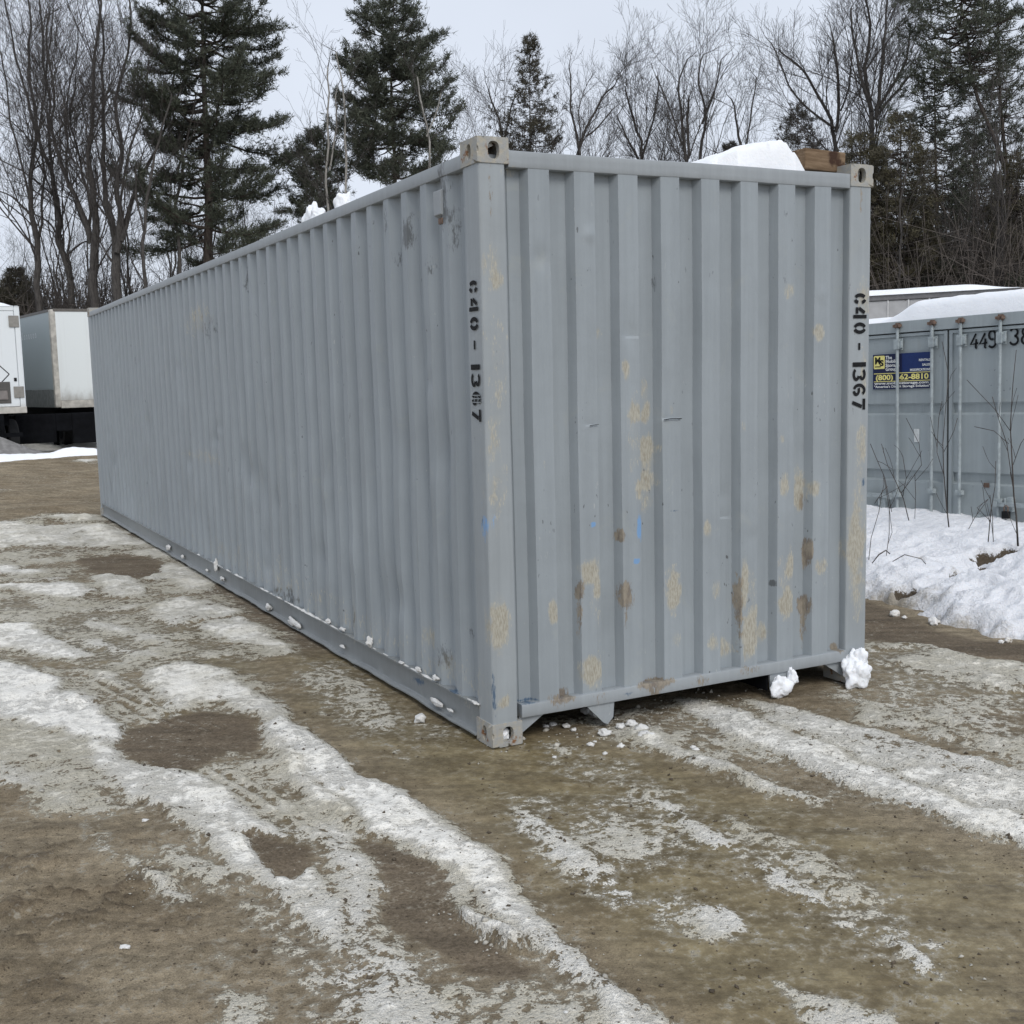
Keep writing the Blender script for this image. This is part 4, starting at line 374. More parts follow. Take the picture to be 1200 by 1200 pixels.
# ploughed snow bank in front of the door container
def make_bank():
    xs = np.arange(3.0, 8.6, .028); ys = np.arange(-3.2, 6.4, .028); X, Y = np.meshgrid(xs, ys)
    E_ = np.array(sorted(BANK_EDGE, key=lambda p: p[1])); ex = np.interp(Y, E_[:, 1], E_[:, 0]); 
    ex = ex + .30 * (fbm(Y, X * .3, 1.5, 4, 3) - .5)
    d = X - ex
    base = -.40 * sstep(4.6, 6.4, X)
    front = sstep(-.14, .42, d + .25 * (fbm(X, Y, 1.4, 3, 7) - .5) + .22 * (fbm(X, Y, 5, 4, 8, .6) - .5))
    bil = 1 - np.abs(2 * fbm(X + .12 * vnoise(X * 5, Y * 5, 2), Y, 4.2, 4, 12, .55) - 1) * 2.2; lump = fbm(X, Y, 5, 5, 12, .6) * .72 + .28 * np.clip(bil, -.4, 1)
    top = .10 + .07 * sstep(.2, 1.0, d) - .05 * sstep(.8, 1.2, d) * sstep(1.9, 1.3, d) + .11 * sstep(1.4, 2.5, d) + .07 * (fbm(X, Y, .9, 3, 6) - .5)
    left = sstep(1.0, 4.0, Y); top = top + left * .04 * sstep(1., 2.2, d)
    z = top + (lump - .5) * (.20 * np.exp(-np.maximum(d - .1, 0) / .5) + .075) + .05 * (1 - np.abs(2 * fbm(X, Y, 2.6, 4, 61) - 1) * 2.5) * sstep(.2, .8, d) * sstep(2.4, 1.6, d) + (fbm(X, Y, 11, 4, 14, .6) - .5) * (.11 * np.exp(-np.maximum(d, 0) / .4) + .012)
    soil = np.zeros(X.shape); 
    for (cx_, cy_, rx_, ry_) in BANK_HOLES:
        q = np.hypot((X - cx_) / rx_ / 1.15, (Y - cy_) / ry_ / 1.15) + 1.6 * (fbm(X, Y, 5, 4, 33) - .5); soil = np.maximum(soil, sstep(1.05, .8, q)); z -= .09 * sstep(1.15, .75, q)
    lowz = sstep(.11, .02, z + .06 * (fbm(X, Y, 11, 4, 55) - .5)); soil = np.maximum(soil, 0.35 * lowz * np.exp(-np.maximum(d, 0) / .3))
    z = base * (1 - front) + front * z - (1 - front) * .25
    dirt = np.clip((.08 + 1.25 * fbm(X, Y, 3.5, 4, 77)) * np.exp(-np.maximum(d - .05, 0) / .42) + .1 * left * np.exp(-np.maximum(d, 0) / .8), 0, 1); dirt = np.maximum(dirt, .42 * sstep(.35, .0, np.abs(d - 1.15)) * sstep(0.2, 1.2, Y))
    n, m = X.shape; i = np.arange(n - 1)[:, None]; j = np.arange(m - 1)[None]
    F = np.stack([i * m + j, i * m + j + 1, (i + 1) * m + j + 1, (i + 1) * m + j], -1).reshape(-1, 4)
    keep = ((d > -.12)).ravel()[F].any(1)
    me = np_mesh('snow_bank', np.stack([X, Y, z], -1).reshape(-1, 3), F[keep], dict(dirt=dirt, soil=soil))
    return me
bank = link('snow_bank', make_bank(), M_BANK, None, math.pi); tag(bank, kind='structure')
BANK_Z = {}

# ------------------------------------------------------------------ main container
CW, CL_, CH = 2.438, 12.192, 2.896
main = empty('shipping_container', (0, 0, 0), 'large grey corrugated shipping container numbered C40 - 1367 standing on the icy yard', 'container')
KEY = {'w': 'wear', 'r': 'rust', 'b': 'blue', 'n': 'navy', 'k': 'scuff'}
def wear_attrs(V):
    V = np.asarray(V, float); out = {k: np.zeros(len(V)) for k in KEY.values()}
    for data, A_, sel in ((END_WEAR, V[:, 0], V[:, 1] < .065), (SIDE_WEAR, V[:, 1], (V[:, 0] < .06) & (V[:, 0] > -.1))):
        for (a, z, ra, rz, (k, s)) in data:
            r = np.hypot((A_ - a) / max(ra * 1.05, .006), (V[:, 2] - z) / max(rz * 1.12, .006)); r = r + 1.1 * (fbm(A_, V[:, 2], 14, 3, 44) - .5); v = s * sstep(1.75, .35, r)
            out[KEY[k]] = np.maximum(out[KEY[k]], np.where(sel, v, 0))
    return out
def extrude(name, prof, ts, fn, m, parent, closed=True, smooth=R(25), wear=True, wob=None):
    """prof: list of (a,b); ts: stations; fn(a,b,t)->xyz"""
    P = len(prof); V = np.array([fn(a, b, t) for t in ts for a, b in prof])
    if wob is not None: V = wob(V)
    q = P if closed else P - 1
    F = [(i * P + j, i * P + (j + 1) % P, (i + 1) * P + (j + 1) % P, (i + 1) * P + j) for i in range(len(ts) - 1) for j in range(q)]
    me = bpy.data.meshes.new(name); fs = list(F)
    if closed: fs += [tuple(reversed(range(P))), tuple((len(ts) - 1) * P + j for j in range(P))]
    me.from_pydata(V.tolist(), [], fs); me.update()
    b = bmesh.new(); b.from_mesh(me); bmesh.ops.recalc_face_normals(b, faces=b.faces); b.to_mesh(me); b.free()
    if wear:
        for k, a in wear_attrs(V).items(): me.attributes.new(k, 'FLOAT', 'POINT').data.foreach_set('value', a.astype(np.float32))
    return link(name, me, m, parent, smooth)
def fine_poly(pts, step):
    out = []
    for i, p in enumerate(pts):
        q = pts[(i + 1) % len(pts)]; n = max(1, int(math.hypot(q[0] - p[0], q[1] - p[1]) / step))
        out += [(p[0] + (q[0] - p[0]) * k / n, p[1] + (q[1] - p[1]) * k / n) for k in range(n)]
    return out
def rrect(a0, a1, b0, b1, r=.012, n=3, step=.02):
    pts = []
    for (cx_, cy_, s) in ((a1 - r, b0 + r, -90), (a1 - r, b1 - r, 0), (a0 + r, b1 - r, 90), (a0 + r, b0 + r, 180)):
        for k in range(n + 1): t = R(s + 90 * k / n); pts.append((cx_ + r * math.cos(t), cy_ + r * math.sin(t)))
    return fine_poly(pts, step)
zs_post = np.linspace(.112, 2.785, 150)
def dentpost(V):
    V[:, 0] += .003 * (fbm(V[:, 2], V[:, 1], 2.2, 3, 3) - .5); V[:, 1] += .004 * (fbm(V[:, 2], V[:, 0], 2.6, 3, 4) - .5); return V
for (x0, x1, y0, y1) in ((.006, .146, .006, .162), (CW - .162, CW - .006, .006, .12), (.006, .12, CL_ - .12, CL_ - .006), (CW - .12, CW - .006, CL_ - .12, CL_ - .006)):
    extrude('corner_post', rrect(x0, x1, y0, y1, .012), zs_post if y0 < 1 else np.linspace(.112, 2.785, 8), lambda a, b, t: (a, b, t), M_POST, main, wob=dentpost if y0 < 1 else None)
# castings with their oval apertures
def casting(cx0, cy0, cz0, sx, sy):
    """outer corner at (cx0,cy0), bottom at cz0; body goes to +sx, +sy"""
    mb = MB(); W_, D_, H_ = .164, .178, .118
    P = lambda u, w, z: (cx0 + sx * u, cy0 + sy * w, cz0 + z)
    def plate(fn, A_, B_, ca, cb, ra, rb, e=2.6):
        N = 28; V = []; angs = [2 * math.pi * (k + .5) / N for k in range(N)]
        for t in angs:
            c, s = math.cos(t), math.sin(t); V.append(fn(ca + ra * math.copysign(abs(c) ** (2 / e), c), cb + rb * math.copysign(abs(s) ** (2 / e), s), 0))
        inner = N
        for t in angs:
            c, s = math.cos(t), math.sin(t); V.append(fn(ca + (ra) * math.copysign(abs(c) ** (2 / e), c), cb + (rb) * math.copysign(abs(s) ** (2 / e), s), .030))
        for t in angs:                                         # outer boundary, hit the corners
            c, s = math.cos(t), math.sin(t)
            k = min((A_ - ca) / c if c > 1e-9 else (ca / -c if c < -1e-9 else 1e9), (B_ - cb) / s if s > 1e-9 else (cb / -s if s < -1e-9 else 1e9))
            V.append(fn(ca + k * c, cb + k * s, 0))
        for (a, b) in ((A_, B_), (0, B_), (0, 0), (A_, 0)): V.append(fn(a, b, 0))
        F = []
        corner_ang = [math.atan2(b - cb, a - ca) % (2 * math.pi) for a, b in ((A_, B_), (0, B_), (0, 0), (A_, 0))]
        for k in range(N):
            k2 = (k + 1) % N; F.append((k, k2, inner + k2, inner + k)); t0, t1 = angs[k], angs[k2] if k2 else angs[0] + 2 * math.pi
            hit = [q for q, ca_ in enumerate(corner_ang) if t0 < ca_ < t1 or t0 < ca_ + 2 * math.pi < t1]
            if hit: F.append((k, 2 * N + k, 3 * N + hit[0], 2 * N + k2, k2))
            else: F.append((k, 2 * N + k, 2 * N + k2, k2))
        mb.add(V, F)
    plate(lambda a, b, d: P(a, d, b), W_, H_, W_ * .52, H_ * .50, .030, .040)                      # end face
    plate(lambda a, b, d: P(d, a, b), D_, H_, D_ * .50, H_ * .50, .022, .036)                      # side face
    zt = H_ if cz0 > 1 else 0
    plate(lambda a, b, d: P(a, b, zt - d if zt else d), W_, D_, W_ * .5, D_ * .5, .03, .06)          # top or bottom
    zo = 0 if cz0 > 1 else H_
    mb.add([P(0, 0, zo), P(W_, 0, zo), P(W_, D_, zo), P(0, D_, zo)], [(0, 1, 2, 3)])
    mb.add([P(W_, 0, 0), P(W_, D_, 0), P(W_, D_, H_), P(W_, 0, H_)], [(0, 1, 2, 3)]); mb.add([P(0, D_, 0), P(W_, D_, 0), P(W_, D_, H_), P(0, D_, H_)], [(0, 1, 2, 3)])
    me = bpy.data.meshes.new('corner_casting'); me.from_pydata(mb.v, [], mb.f); b = bmesh.new(); b.from_mesh(me)
    bmesh.ops.remove_doubles(b, verts=b.verts, dist=.0008); bmesh.ops.recalc_face_normals(b, faces=b.faces)
    ed = [e for e in b.edges if len(e.link_faces) == 2 and all(len(f.verts) > 0 for f in e.link_faces) and e.calc_face_angle(0) > 1.2 and e.calc_length() > .0 and min((v.co - Vector(P(0, 0, v.co.z - cz0))).length for v in e.verts) < .25
          and (abs(e.verts[0].co.x - cx0) < 1e-4 or abs(e.verts[0].co.y - cy0) < 1e-4) and sum((abs(v.co.x - cx0) < 1e-4) + (abs(v.co.y - cy0) < 1e-4) + (abs(v.co.z - cz0) < 1e-4) + (abs(v.co.z - cz0 - H_) < 1e-4) for v in e.verts) >= 4]
    try: bmesh.ops.bevel(b, geom=ed, offset=.007, segments=2, affect='EDGES')
    except Exception: pass
    b.to_mesh(me); b.free()
    n = len(me.vertices); r = np.random.default_rng(int(cx0 * 7 + cz0 * 11 + cy0)).uniform(.1, .3) if cz0 > 1 and cx0 < 1 else .08
    me.attributes.new('rust', 'FLOAT', 'POINT').data.foreach_set('value', np.full(n, r, np.float32))
    return link('corner_casting', me, M_CAST, main, R(30))
for cy0, sy in ((0, 1), (CL_, -1)):
    for cx0, sx in ((0, 1), (CW, -1)):
        for cz0 in (0, CH - .118): casting(cx0, cy0, cz0, sx, sy)
# corrugated end panel
DENTS = [(.60, 2.47, .03, .035, -.010), (.83, 2.0, .04, .06, .008), (1.9, 1.5, .06, .10, .006), (1.33, 2.3, .05, .12, .006), (2.08, 1.0, .05, .12, -.006), (.33, 2.35, .04, .05, .010), (1.58, 1.75, .04, .25, .005), (1.2, .6, .05, .1, .007), (.7, .5, .06, .1, .007), (2.08, 2.2, .03, .04, -.006), (1.45, 1.14, .04, .05, .006), (.35, 1.6, .03, .2, .004), (1.6, .9, .04, .05, .005), (.4, .9, .05, .3, .003)]
CREASE = [(1.078, 1.555, .06, .14, .013), (.60, 1.545, .045, .10, .007), (1.45, 1.02, .05, .10, .006), (.84, 1.98, .05, .1, .006)]
prof = [(.140, .058), (.172, .058), (.176, .064), (.180, .058)]
for k in range(8):
    x0 = .268 + .2512 * k; prof += [(x0 - .022, .058), (x0, .008), (x0 + .114, .008), (x0 + .136, .058)]
prof += [(CW - .15, .058)]
def dens(pr, step):
    out = []
    for (a, b), (c, d) in zip(pr[:-1], pr[1:]):
        n = max(1, int(round(math.hypot(c - a, d - b) / step))); out += [(a + (c - a) * k / n, b + (d - b) * k / n) for k in range(n)]
    return np.array(out + [pr[-1]])
def panel(name, prof, zs, mapf, noise_amp, dents, m, creases=()):
    A_ = dens(prof, .014 if len(prof) < 60 else .03); n = len(A_); a = np.tile(A_[:, 0], len(zs)); dep = np.tile(A_[:, 1], len(zs)); z = np.repeat(zs, n)
    edge = np.clip(np.minimum(z - zs[0], zs[-1] - z) / .25, 0, 1)
    w = noise_amp * edge * ((fbm(a, z, 1.3, 3, 11) - .5) * 2 + (fbm(a, z, 5.5, 3, 12) - .5) * .8)
    a2 = a + edge * (fbm(a, z * .8, 2.4, 2, 13) - .5) * noise_amp * 1.3
    for (da, dz, ra, rz, amp) in dents: w = w + amp * np.exp(-((a - da) / ra) ** 2 - ((z - dz) / rz) ** 2)
    for (da, dz, ra, rz, amp) in creases:
        t = (dz - z); w = w + amp * np.where(t > 0, 0, np.exp(t / rz)) * np.exp(-((a - da) / ra) ** 4)
    V = np.stack(mapf(a2, dep + w, z), -1); i = np.arange(len(zs) - 1)[:, None]; j = np.arange(n - 1)[None]
    F = np.stack([i * n + j, i * n + j + 1, (i + 1) * n + j + 1, (i + 1) * n + j], -1).reshape(-1, 4)
    V0 = np.stack(mapf(a, np.minimum(dep, .04), z), -1)
    me = np_mesh(name, V, F, wear_attrs(V0)); 
    return link(name, me, m, main, R(17))
panel('end_panel', prof, np.linspace(.188, 2.775, 200), lambda a, d, z: (a, d, z), .003, DENTS, M_PAINT, CREASE)
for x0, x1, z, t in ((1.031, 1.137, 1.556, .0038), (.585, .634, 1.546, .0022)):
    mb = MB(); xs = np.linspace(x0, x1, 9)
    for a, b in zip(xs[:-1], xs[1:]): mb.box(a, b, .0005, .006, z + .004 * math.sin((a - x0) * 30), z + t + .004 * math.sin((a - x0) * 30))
    mb.build('crease_line', M_BLACK, main)  # thin dark strips laid along the dent creases
# corrugated side panels
sp = [(.158, .010)]; y = .175
while y < CL_ - .3:
    sp += [(y, .010), (y + .056, .052), (y + .124, .052), (y + .180, .010)]; y += .2525
sp += [(CL_ - .11, .010)]
rg = random.Random(4)
sd = [(rg.uniform(.3, 11.8), rg.uniform(.25, 1.5), rg.uniform(.03, .12), rg.uniform(.04, .2), rg.uniform(-.010, .024)) for _ in range(70)] + [(rg.uniform(.3, 11.8), rg.uniform(1.4, 2.6), rg.uniform(.04, .15), rg.uniform(.04, .2), rg.uniform(-.004, .008)) for _ in range(25)]
panel('side_panel', sp, np.linspace(.172, 2.79, 120), lambda a, d, z: (d, a, z), .0045, sd, M_PAINT)
panel('side_panel', sp, np.linspace(.172, 2.79, 6), lambda a, d, z: (CW - d, a, z), .001, [], M_PAINT)
panel('end_panel', prof, np.linspace(.172, 2.775, 6), lambda a, d, z: (a, CL_ - d, z), .001, [], M_PAINT)
# rails
ty = np.linspace(.178, CL_ - .178, 170)
def railwob(V): V[:, 0] += .004 * (fbm(V[:, 1], V[:, 2] * 2, 1.1, 3, 8) - .5); V[:, 2] += .005 * (fbm(V[:, 1], V[:, 0], .9, 3, 9) - .5); return V
extrude('top_side_rail', rrect(.004, .064, 2.776, 2.842, .006, 2, .03), ty, lambda a, b, t: (a, t, b), M_RAIL, main, wob=railwob)
extrude('top_side_rail', rrect(CW - .064, CW - .004, 2.776, 2.842, .006, 2, .05), ty[::20], lambda a, b, t: (a, t, b), M_RAIL, main)
tx = np.linspace(.164, CW - .164, 90)
extrude('top_end_rail', rrect(.004, .064, 2.764, 2.842, .007, 2, .02), tx, lambda a, b, t: (t, a, b), M_RAIL, main, wob=lambda V: V + np.stack([0 * V[:, 0], .003 * (fbm(V[:, 0], V[:, 2], 3, 3, 2) - .5), .006 * (fbm(V[:, 0], V[:, 1], 1.5, 3, 5) - .5)], -1))
extrude('top_end_rail', rrect(CL_ - .064, CL_ - .004, 2.764, 2.842, .007, 2, .05), tx[::8], lambda a, b, t: (t, a, b), M_RAIL, main)
extrude('end_sill', rrect(-.002, .06, .128, .194, .007, 2, .02), tx, lambda a, b, t: (t, a, b), M_RAIL, main, wob=lambda V: V + np.stack([0 * V[:, 0], .004 * (fbm(V[:, 0], V[:, 2], 3, 3, 7) - .5), .005 * (fbm(V[:, 0], V[:, 1], 2, 3, 6) - .5)], -1))
extrude('end_sill', rrect(CL_ - .06, CL_ - .002, .128, .194, .007, 2, .05), tx[::8], lambda a, b, t: (t, a, b), M_RAIL, main)
chan = [(-.003, .182), (-.003, .175), (.016, .171), (.019, .165), (.019, .045), (.016, .038), (-.010, .030), (-.010, .022), (.05, .022), (.05, .182)]
def chanwob(V):
    low = V[:, 2] < .06; hi = V[:, 2] > .168; q = fbm(V[:, 1], V[:, 1] * 0, 1.4, 4, 18) - .5; q2 = fbm(V[:, 1], V[:, 1] * 0 + 5, 4, 3, 19) - .5
    V[:, 2] += np.where(low, .014 * q + .008 * q2, 0) + np.where(hi, .004 * q2, 0); V[:, 0] += np.where(low, .010 * q2 + .005 * q, 0) + np.where(hi, .004 * q, .003 * q2); return V
extrude('bottom_side_rail', fine_poly(chan, .04), np.linspace(.176, CL_ - .176, 260), lambda a, b, t: (a, t, b), M_SILL, main, wob=chanwob)
extrude('bottom_side_rail', chan, np.linspace(.176, CL_ - .176, 12), lambda a, b, t: (CW - a, t, b), M_SILL, main)
MB().box(.06, CW - .06, .06, CL_ - .06, 2.80, 2.828).build('roof_panel', M_PAINT, main)
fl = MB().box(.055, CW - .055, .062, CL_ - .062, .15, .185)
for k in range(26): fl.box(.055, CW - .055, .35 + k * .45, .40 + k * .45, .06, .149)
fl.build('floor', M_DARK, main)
def gusset(poly, y0=.022, y1=.032): return MB().prism(poly, y0, y1).build('gusset_plate', M_RAIL, main)
gusset([(.162, .127), (.305, .127), (.162, .040)]); gusset([(.541, .130), (.710, .130), (.702, .046), (.668, .014), (.642, .027)], .012, .024)
gusset([(1.730, .130), (1.90, .130), (1.80, .022), (1.77, .012), (1.738, .046)], .012, .024); gusset([(2.13, .127), (2.276, .127), (2.276, .035)])
# bent-up web behind the gussets: the tunnel sides
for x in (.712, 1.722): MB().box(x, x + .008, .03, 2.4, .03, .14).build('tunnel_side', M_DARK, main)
# small vent on the long side
v = MB(); v.add([(-.004, .405, 2.60), (-.004, .492, 2.60), (.03, .492, 2.585), (.03, .405, 2.585), (-.004, .405, 2.715), (-.004, .492, 2.715), (.03, .492, 2.728), (.03, .405, 2.728)], [(0, 3, 2, 1), (4, 5, 6, 7), (0, 1, 5, 4), (1, 2, 6, 5), (2, 3, 7, 6), (3, 0, 4, 7)])
v.build('vent_cover', M_RAIL, main, None, .004)
MB().box(.004, .044, .412, .455, 2.555, 2.583).build('rusty_bracket', M_RUST, main)

# ------------------------------------------------------------------ stroke lettering
def arc(cx_, cy_, rx, ry, a0, a1, n=10): return [(cx_ + rx * math.cos(R(a0 + (a1 - a0) * k / n)), cy_ + ry * math.sin(R(a0 + (a1 - a0) * k / n))) for k in range(n + 1)]
STEN = {
 'C': [arc(.5, .5, .36, .38, 118, 242), arc(.5, .5, .36, .38, 22, 78, 6), arc(.5, .5, .36, .38, 282, 338, 6)],
 '4': [[(.76, .0), (.76, 1.0)], [(-.06, .28), (.50, .28)], [(.0, .42), (.42, .86)]],
 '0': [arc(.5, .5, .34, .38, 104, 256), arc(.5, .5, .34, .38, -76, 76)],
 '-': [[(.0, .48), (1., .48)]],
 '1': [[(.42, .0), (.42, 1.0)]],
 '3': [arc(.44, .73, .36, .17, 158, -72, 12), arc(.44, .28, .40, .19, 72, -158, 12)],
 '6': [arc(.52, .56, .36, .34, 38, 110, 7) + arc(.5, .5, .38, .38, 120, 258, 10), arc(.52, .30, .34, .19, -82, 120, 12)],
 '7': [[(.05, .88), (.98, .88)], [(.72, .72), (.34, .0)]],
 'thin': [[(.5, .0), (.5, 1.)]],
}
HAND = {'4': [[(.62, 1.), (.08, .25), (.85, .33)], [(.66, .62), (.60, .02), (.72, -.06)]], '9': [arc(.46, .72, .34, .26, 300, 10, 10) + [(.82, .5), (.82, .28)] + arc(.45, .22, .37, .22, -10, -150, 6)],
        '3': [arc(.45, .74, .36, .24, 160, -80, 8) + arc(.45, .26, .40, .26, 80, -160, 8)], '8': [arc(.5, .74, .32, .24, 0, 360, 14), arc(.5, .25, .38, .26, 0, 360, 14)]}
def ribbon(mb, pts, th, fn, taper=False):
    """a polyline of width th as quads; fn maps (u,v) to xyz"""
    L = []; Rr_ = []
    for i, p in enumerate(pts):
        a = pts[max(i - 1, 0)]; b = pts[min(i + 1, len(pts) - 1)]; dx, dy = b[0] - a[0], b[1] - a[1]; l = math.hypot(dx, dy) or 1
        L.append((p[0] - dy / l * th / 2, p[1] + dx / l * th / 2)); Rr_.append((p[0] + dy / l * th / 2, p[1] - dx / l * th / 2))
    k = len(pts); mb.add([fn(*q) for q in L] + [fn(*q) for q in Rr_], [(i, i + 1, k + i + 1, k + i) for i in range(k - 1)])
def stencil(parent, glyphs, place, h, name='stencil_character', m=None):
    for ch, t0, wid, th, gl in glyphs:
        mb = MB()
        for st in gl[ch]: ribbon(mb, [(t0 + u * wid, v * h) for u, v in st], th, place)
        me = bpy.data.meshes.new(name); me.from_pydata(mb.v, [], mb.f); me.update(); link(name, me, m or M_BLACK, parent)
gR = [('C', 2.201, .058), ('4', 2.122, .062), ('0', 2.044, .065), ('-', 1.930, .038), ('1', 1.832, .05), ('3', 1.787, .070), ('6', 1.705, .070), ('7', 1.624, .066)]
def glyphlist(g): return [(c, -z, w, .005 if c == 'thin' else (.019 if c in 'C0' else .018 if c in '36' else .020 if c == '7' else .019 if c == '4' else .015 if c == '-' else .025), STEN) for c, z, w in g]
stencil(main, glyphlist(gR), lambda t, v: (2.304 + v, .0012, -t), .098)
gL = [('C', 2.250, .058), ('4', 2.165, .062), ('0', 2.083, .065), ('-', 1.972, .042), ('1', 1.868, .05), ('3', 1.817, .066), ('6', 1.731, .066), ('7', 1.650, .062)]
stencil(main, glyphlist(gL), lambda t, v: (.0006, .130 - v, -t), .094)
# stencil bridges scratched through the worn 6 and 7 on the long side
mb = MB()
for z in (1.716, 1.700, 1.683): mb.add([(.0, .128, z), (.0, .034, z), (.0, .034, z - .0035), (.0, .128, z - .0035)], [(0, 1, 2, 3)])
mb.build('scratch', M_POST, main)

# ------------------------------------------------------------------ snow lumps, block and chunks on and around it
def lump(name, loc, size, seed, m=M_SNOW, sub=4, rough=.5, parent=None, flat=None, freq=3.0):
    b = bmesh.new(); bmesh.ops.create_icosphere(b, subdivisions=sub, radius=1)
    for v_ in b.verts:
        p = v_.co; q = p + Vector((seed * 3.1, seed * 1.7, -seed * .9))
        p *= 1 + rough * (.95 * mn.noise(q * freq * .45) + .50 * mn.noise(q * freq * 1.1) + .16 * mn.noise(q * freq * 2.7) + .10 * mn.noise(q * freq * 6))
        if flat is not None and p.z < flat: p.z = flat
        v_.co = Vector((p.x * size[0], p.y * size[1], p.z * size[2]))
    me = bpy.data.meshes.new(name); b.to_mesh(me); b.free(); o = link(name, me, m, parent, math.pi); o.location = loc; return o
g = 'snow clumps stuck along the side rail'
RL = ['small snow clump low on the side rail near the far end', 'tiny snow clump below the side rail past the upright one', 'tall upright snow clump stuck to the side panel at mid length', 'small snow crumb on the side rail just beyond the upright clump', 'low snow clump on the lower lip just before the upright one', 'jagged little snow clump on the lower lip near mid length', 'long white snow clump on the lower lip of the side rail, largest of them', 'small snow clump on top of the side rail left of the pointed one', 'flat snow crumb on the rail top beside the worn beige patch', 'pointed snow clump standing on the rail top', 'snow clump on the rail top above the blue paint scrape', 'knobbly snow clump on the rail top nearest the corner but one', 'thin flat snow sliver on the rail top', 'thin snow sliver on the rail top nearest the near corner', 'snow clump on the lower lip under the blue paint scrape', 'small crumb on the lower lip nearest the near corner', 'thin snow line on the lower lip right of the long clump']
for k, (y, z, w, h) in enumerate(RAIL_SNOW):
    tag(lump('snow_clump', (-.002, y, z - .004), (max(.010, min(.018, h * .3)), w * .72, h * .40), 20 + k, M_ICE, 3, .7, freq=3.), RL[k], 'snow', g)
tag(lump('snow_clump', (2.325, -.035, .066), (.088, .065, .092), 3, sub=5, rough=.6, freq=2.2), 'large white snow clump packed over the right bottom corner casting', 'snow')
tag(lump('snow_clump', (2.352, -.035, .150), (.042, .038, .05), 14, sub=4, rough=.4), 'smaller snow knob stuck on top of the clump at the right bottom corner', 'snow')
tag(lump('snow_clump', (1.79, -.012, .058), (.06, .035, .062), 5, sub=4, rough=.7, freq=2.2), 'white snow clump hanging on the bracket under the end sill', 'snow')
tag(lump('snow_clump', (1.865, -.012, .09), (.028, .028, .055), 6, sub=4, rough=.45), 'thin snow spike beside the clump under the end sill', 'snow')
tag(lump('snow_clump', (.084, .040, .05), (.026, .016, .03), 7, sub=3), 'snow plug inside the front hole of the near bottom corner casting', 'snow')
tag(lump('snow_clump', (.040, .083, .042), (.016, .022, .022), 8, sub=3), 'snow plug inside the side hole of the near bottom corner casting', 'snow')
def snow_line(name, y0, y1, label, seed, w=.024, h=.012):
    ys = np.arange(y0, y1, .006); a = np.clip((fbm(ys, ys * 0 + seed, 3.2, 4, seed) - .47) * 5, 0, 1) * (.4 + .6 * fbm(ys, ys * 0, 22, 3, seed + 2)); V = []; F = []; K = 5
    for i, y in enumerate(ys):
        for k in range(K): t = math.pi * k / (K - 1); V.append((.010 - w * (.25 + .75 * a[i]) * math.cos(t) * (.5 if math.cos(t) < 0 else .8), y, .1815 + (h * a[i] * (1 + .5 * math.sin(y * 41))) * math.sin(t)))
    F = [(i * K + k, i * K + k + 1, (i + 1) * K + k + 1, (i + 1) * K + k) for i in range(len(ys) - 1) if a[i] > .02 for k in range(K - 1)]
    me = bpy.data.meshes.new(name); me.from_pydata(V, [], F); me.update(); return tag(link(name, me, M_ICE, None, math.pi), label, 'snow')
snow_line('snow_line', .17, 6.2, 'thin broken line of old snow lying on the top lip of the long side rail', 3)
def heightmesh(name, xs, ys, fn, z0, m, parent=None):
    X, Y = np.meshgrid(xs, ys); Z = fn(X, Y); n, k = X.shape; i = np.arange(n - 1)[:, None]; j = np.arange(k - 1)[None]
    F = np.stack([i * k + j, i * k + j + 1, (i + 1) * k + j + 1, (i + 1) * k + j], -1).reshape(-1, 4)
    Z = np.maximum(Z, z0); Z[0, :] = z0; Z[-1, :] = z0; Z[:, 0] = z0; Z[:, -1] = z0
    return link(name, np_mesh(name, np.stack([X, Y, Z], -1).reshape(-1, 3), F), m, parent, R(70))
def slab(X, Y):
    peak = 3.03 - .10 * np.abs(Y - .18) ; z = np.where(X < 1.89, 2.865 + (peak - 2.865) * np.clip((X - 1.40) / .49, 0, 1) ** .62, peak - (X - 1.89) * 1.15)
    edge = np.minimum(np.minimum(Y - .07, .75 - Y) * 4, .3); z = np.minimum(z, 2.83 + edge + .04); z += .05 * (fbm(X, Y, 5, 4, 4) - .5) + .012 * (fbm(X, Y, 22, 3, 5) - .5)
    return z
tag(heightmesh('snow_slab', np.linspace(1.36, 2.06, 60), np.linspace(.075, .76, 50), slab, 2.832, M_SNOW), 'wedge shaped lump of packed snow on the container roof behind the end rail', 'snow')
for k, (x, y, s, lb) in enumerate(((.16, 2.86, (.05, .07, .13), 'tall snow lump on the roof edge, further of the two left ones'), (.14, 2.68, (.04, .10, .07), 'low snow scrap trailing from the tall lump on the roof edge'), (.11, 2.07, (.05, .07, .08), 'snow lump on the roof edge nearest the near corner'))):
    tag(lump('snow_clump', (x, y, 2.875), s, 40 + k, sub=4), lb, 'snow')
def wood_mat():
    n = NT('weathered_brown_wood'); a = n.noise(4, 5, .6, n.scale(n.co(), 1.5, 8, 14)); b = n.noise(9, 4)
    c = n.mix(n.ramp(a, .3, .7), (.13, .085, .05), (.235, .165, .105)); c = n.mix(n.ramp(b, .52, .68), c, (.055, .03, .02)); return n.set(c, .85, .2, 0., n.bump(a, .5, .006))
wb = MB().box(-.155, .155, -.3, .3, 0, .112).build('wood_block', wood_mat(), None, None, .008)
wb.location = (2.165, .40, 2.868); wb.rotation_euler = (R(0), R(.8), R(4)); tag(wb, 'short brown weathered timber block on the container roof beside the snow lump', 'wood block')
BIGC = {0: 'flat ice chunk on the ground below the hanging triangular bracket', 1: 'round white ice ball on the brown ice in front of the end sill', 10: 'largest clump of broken ice in front of the end sill'}
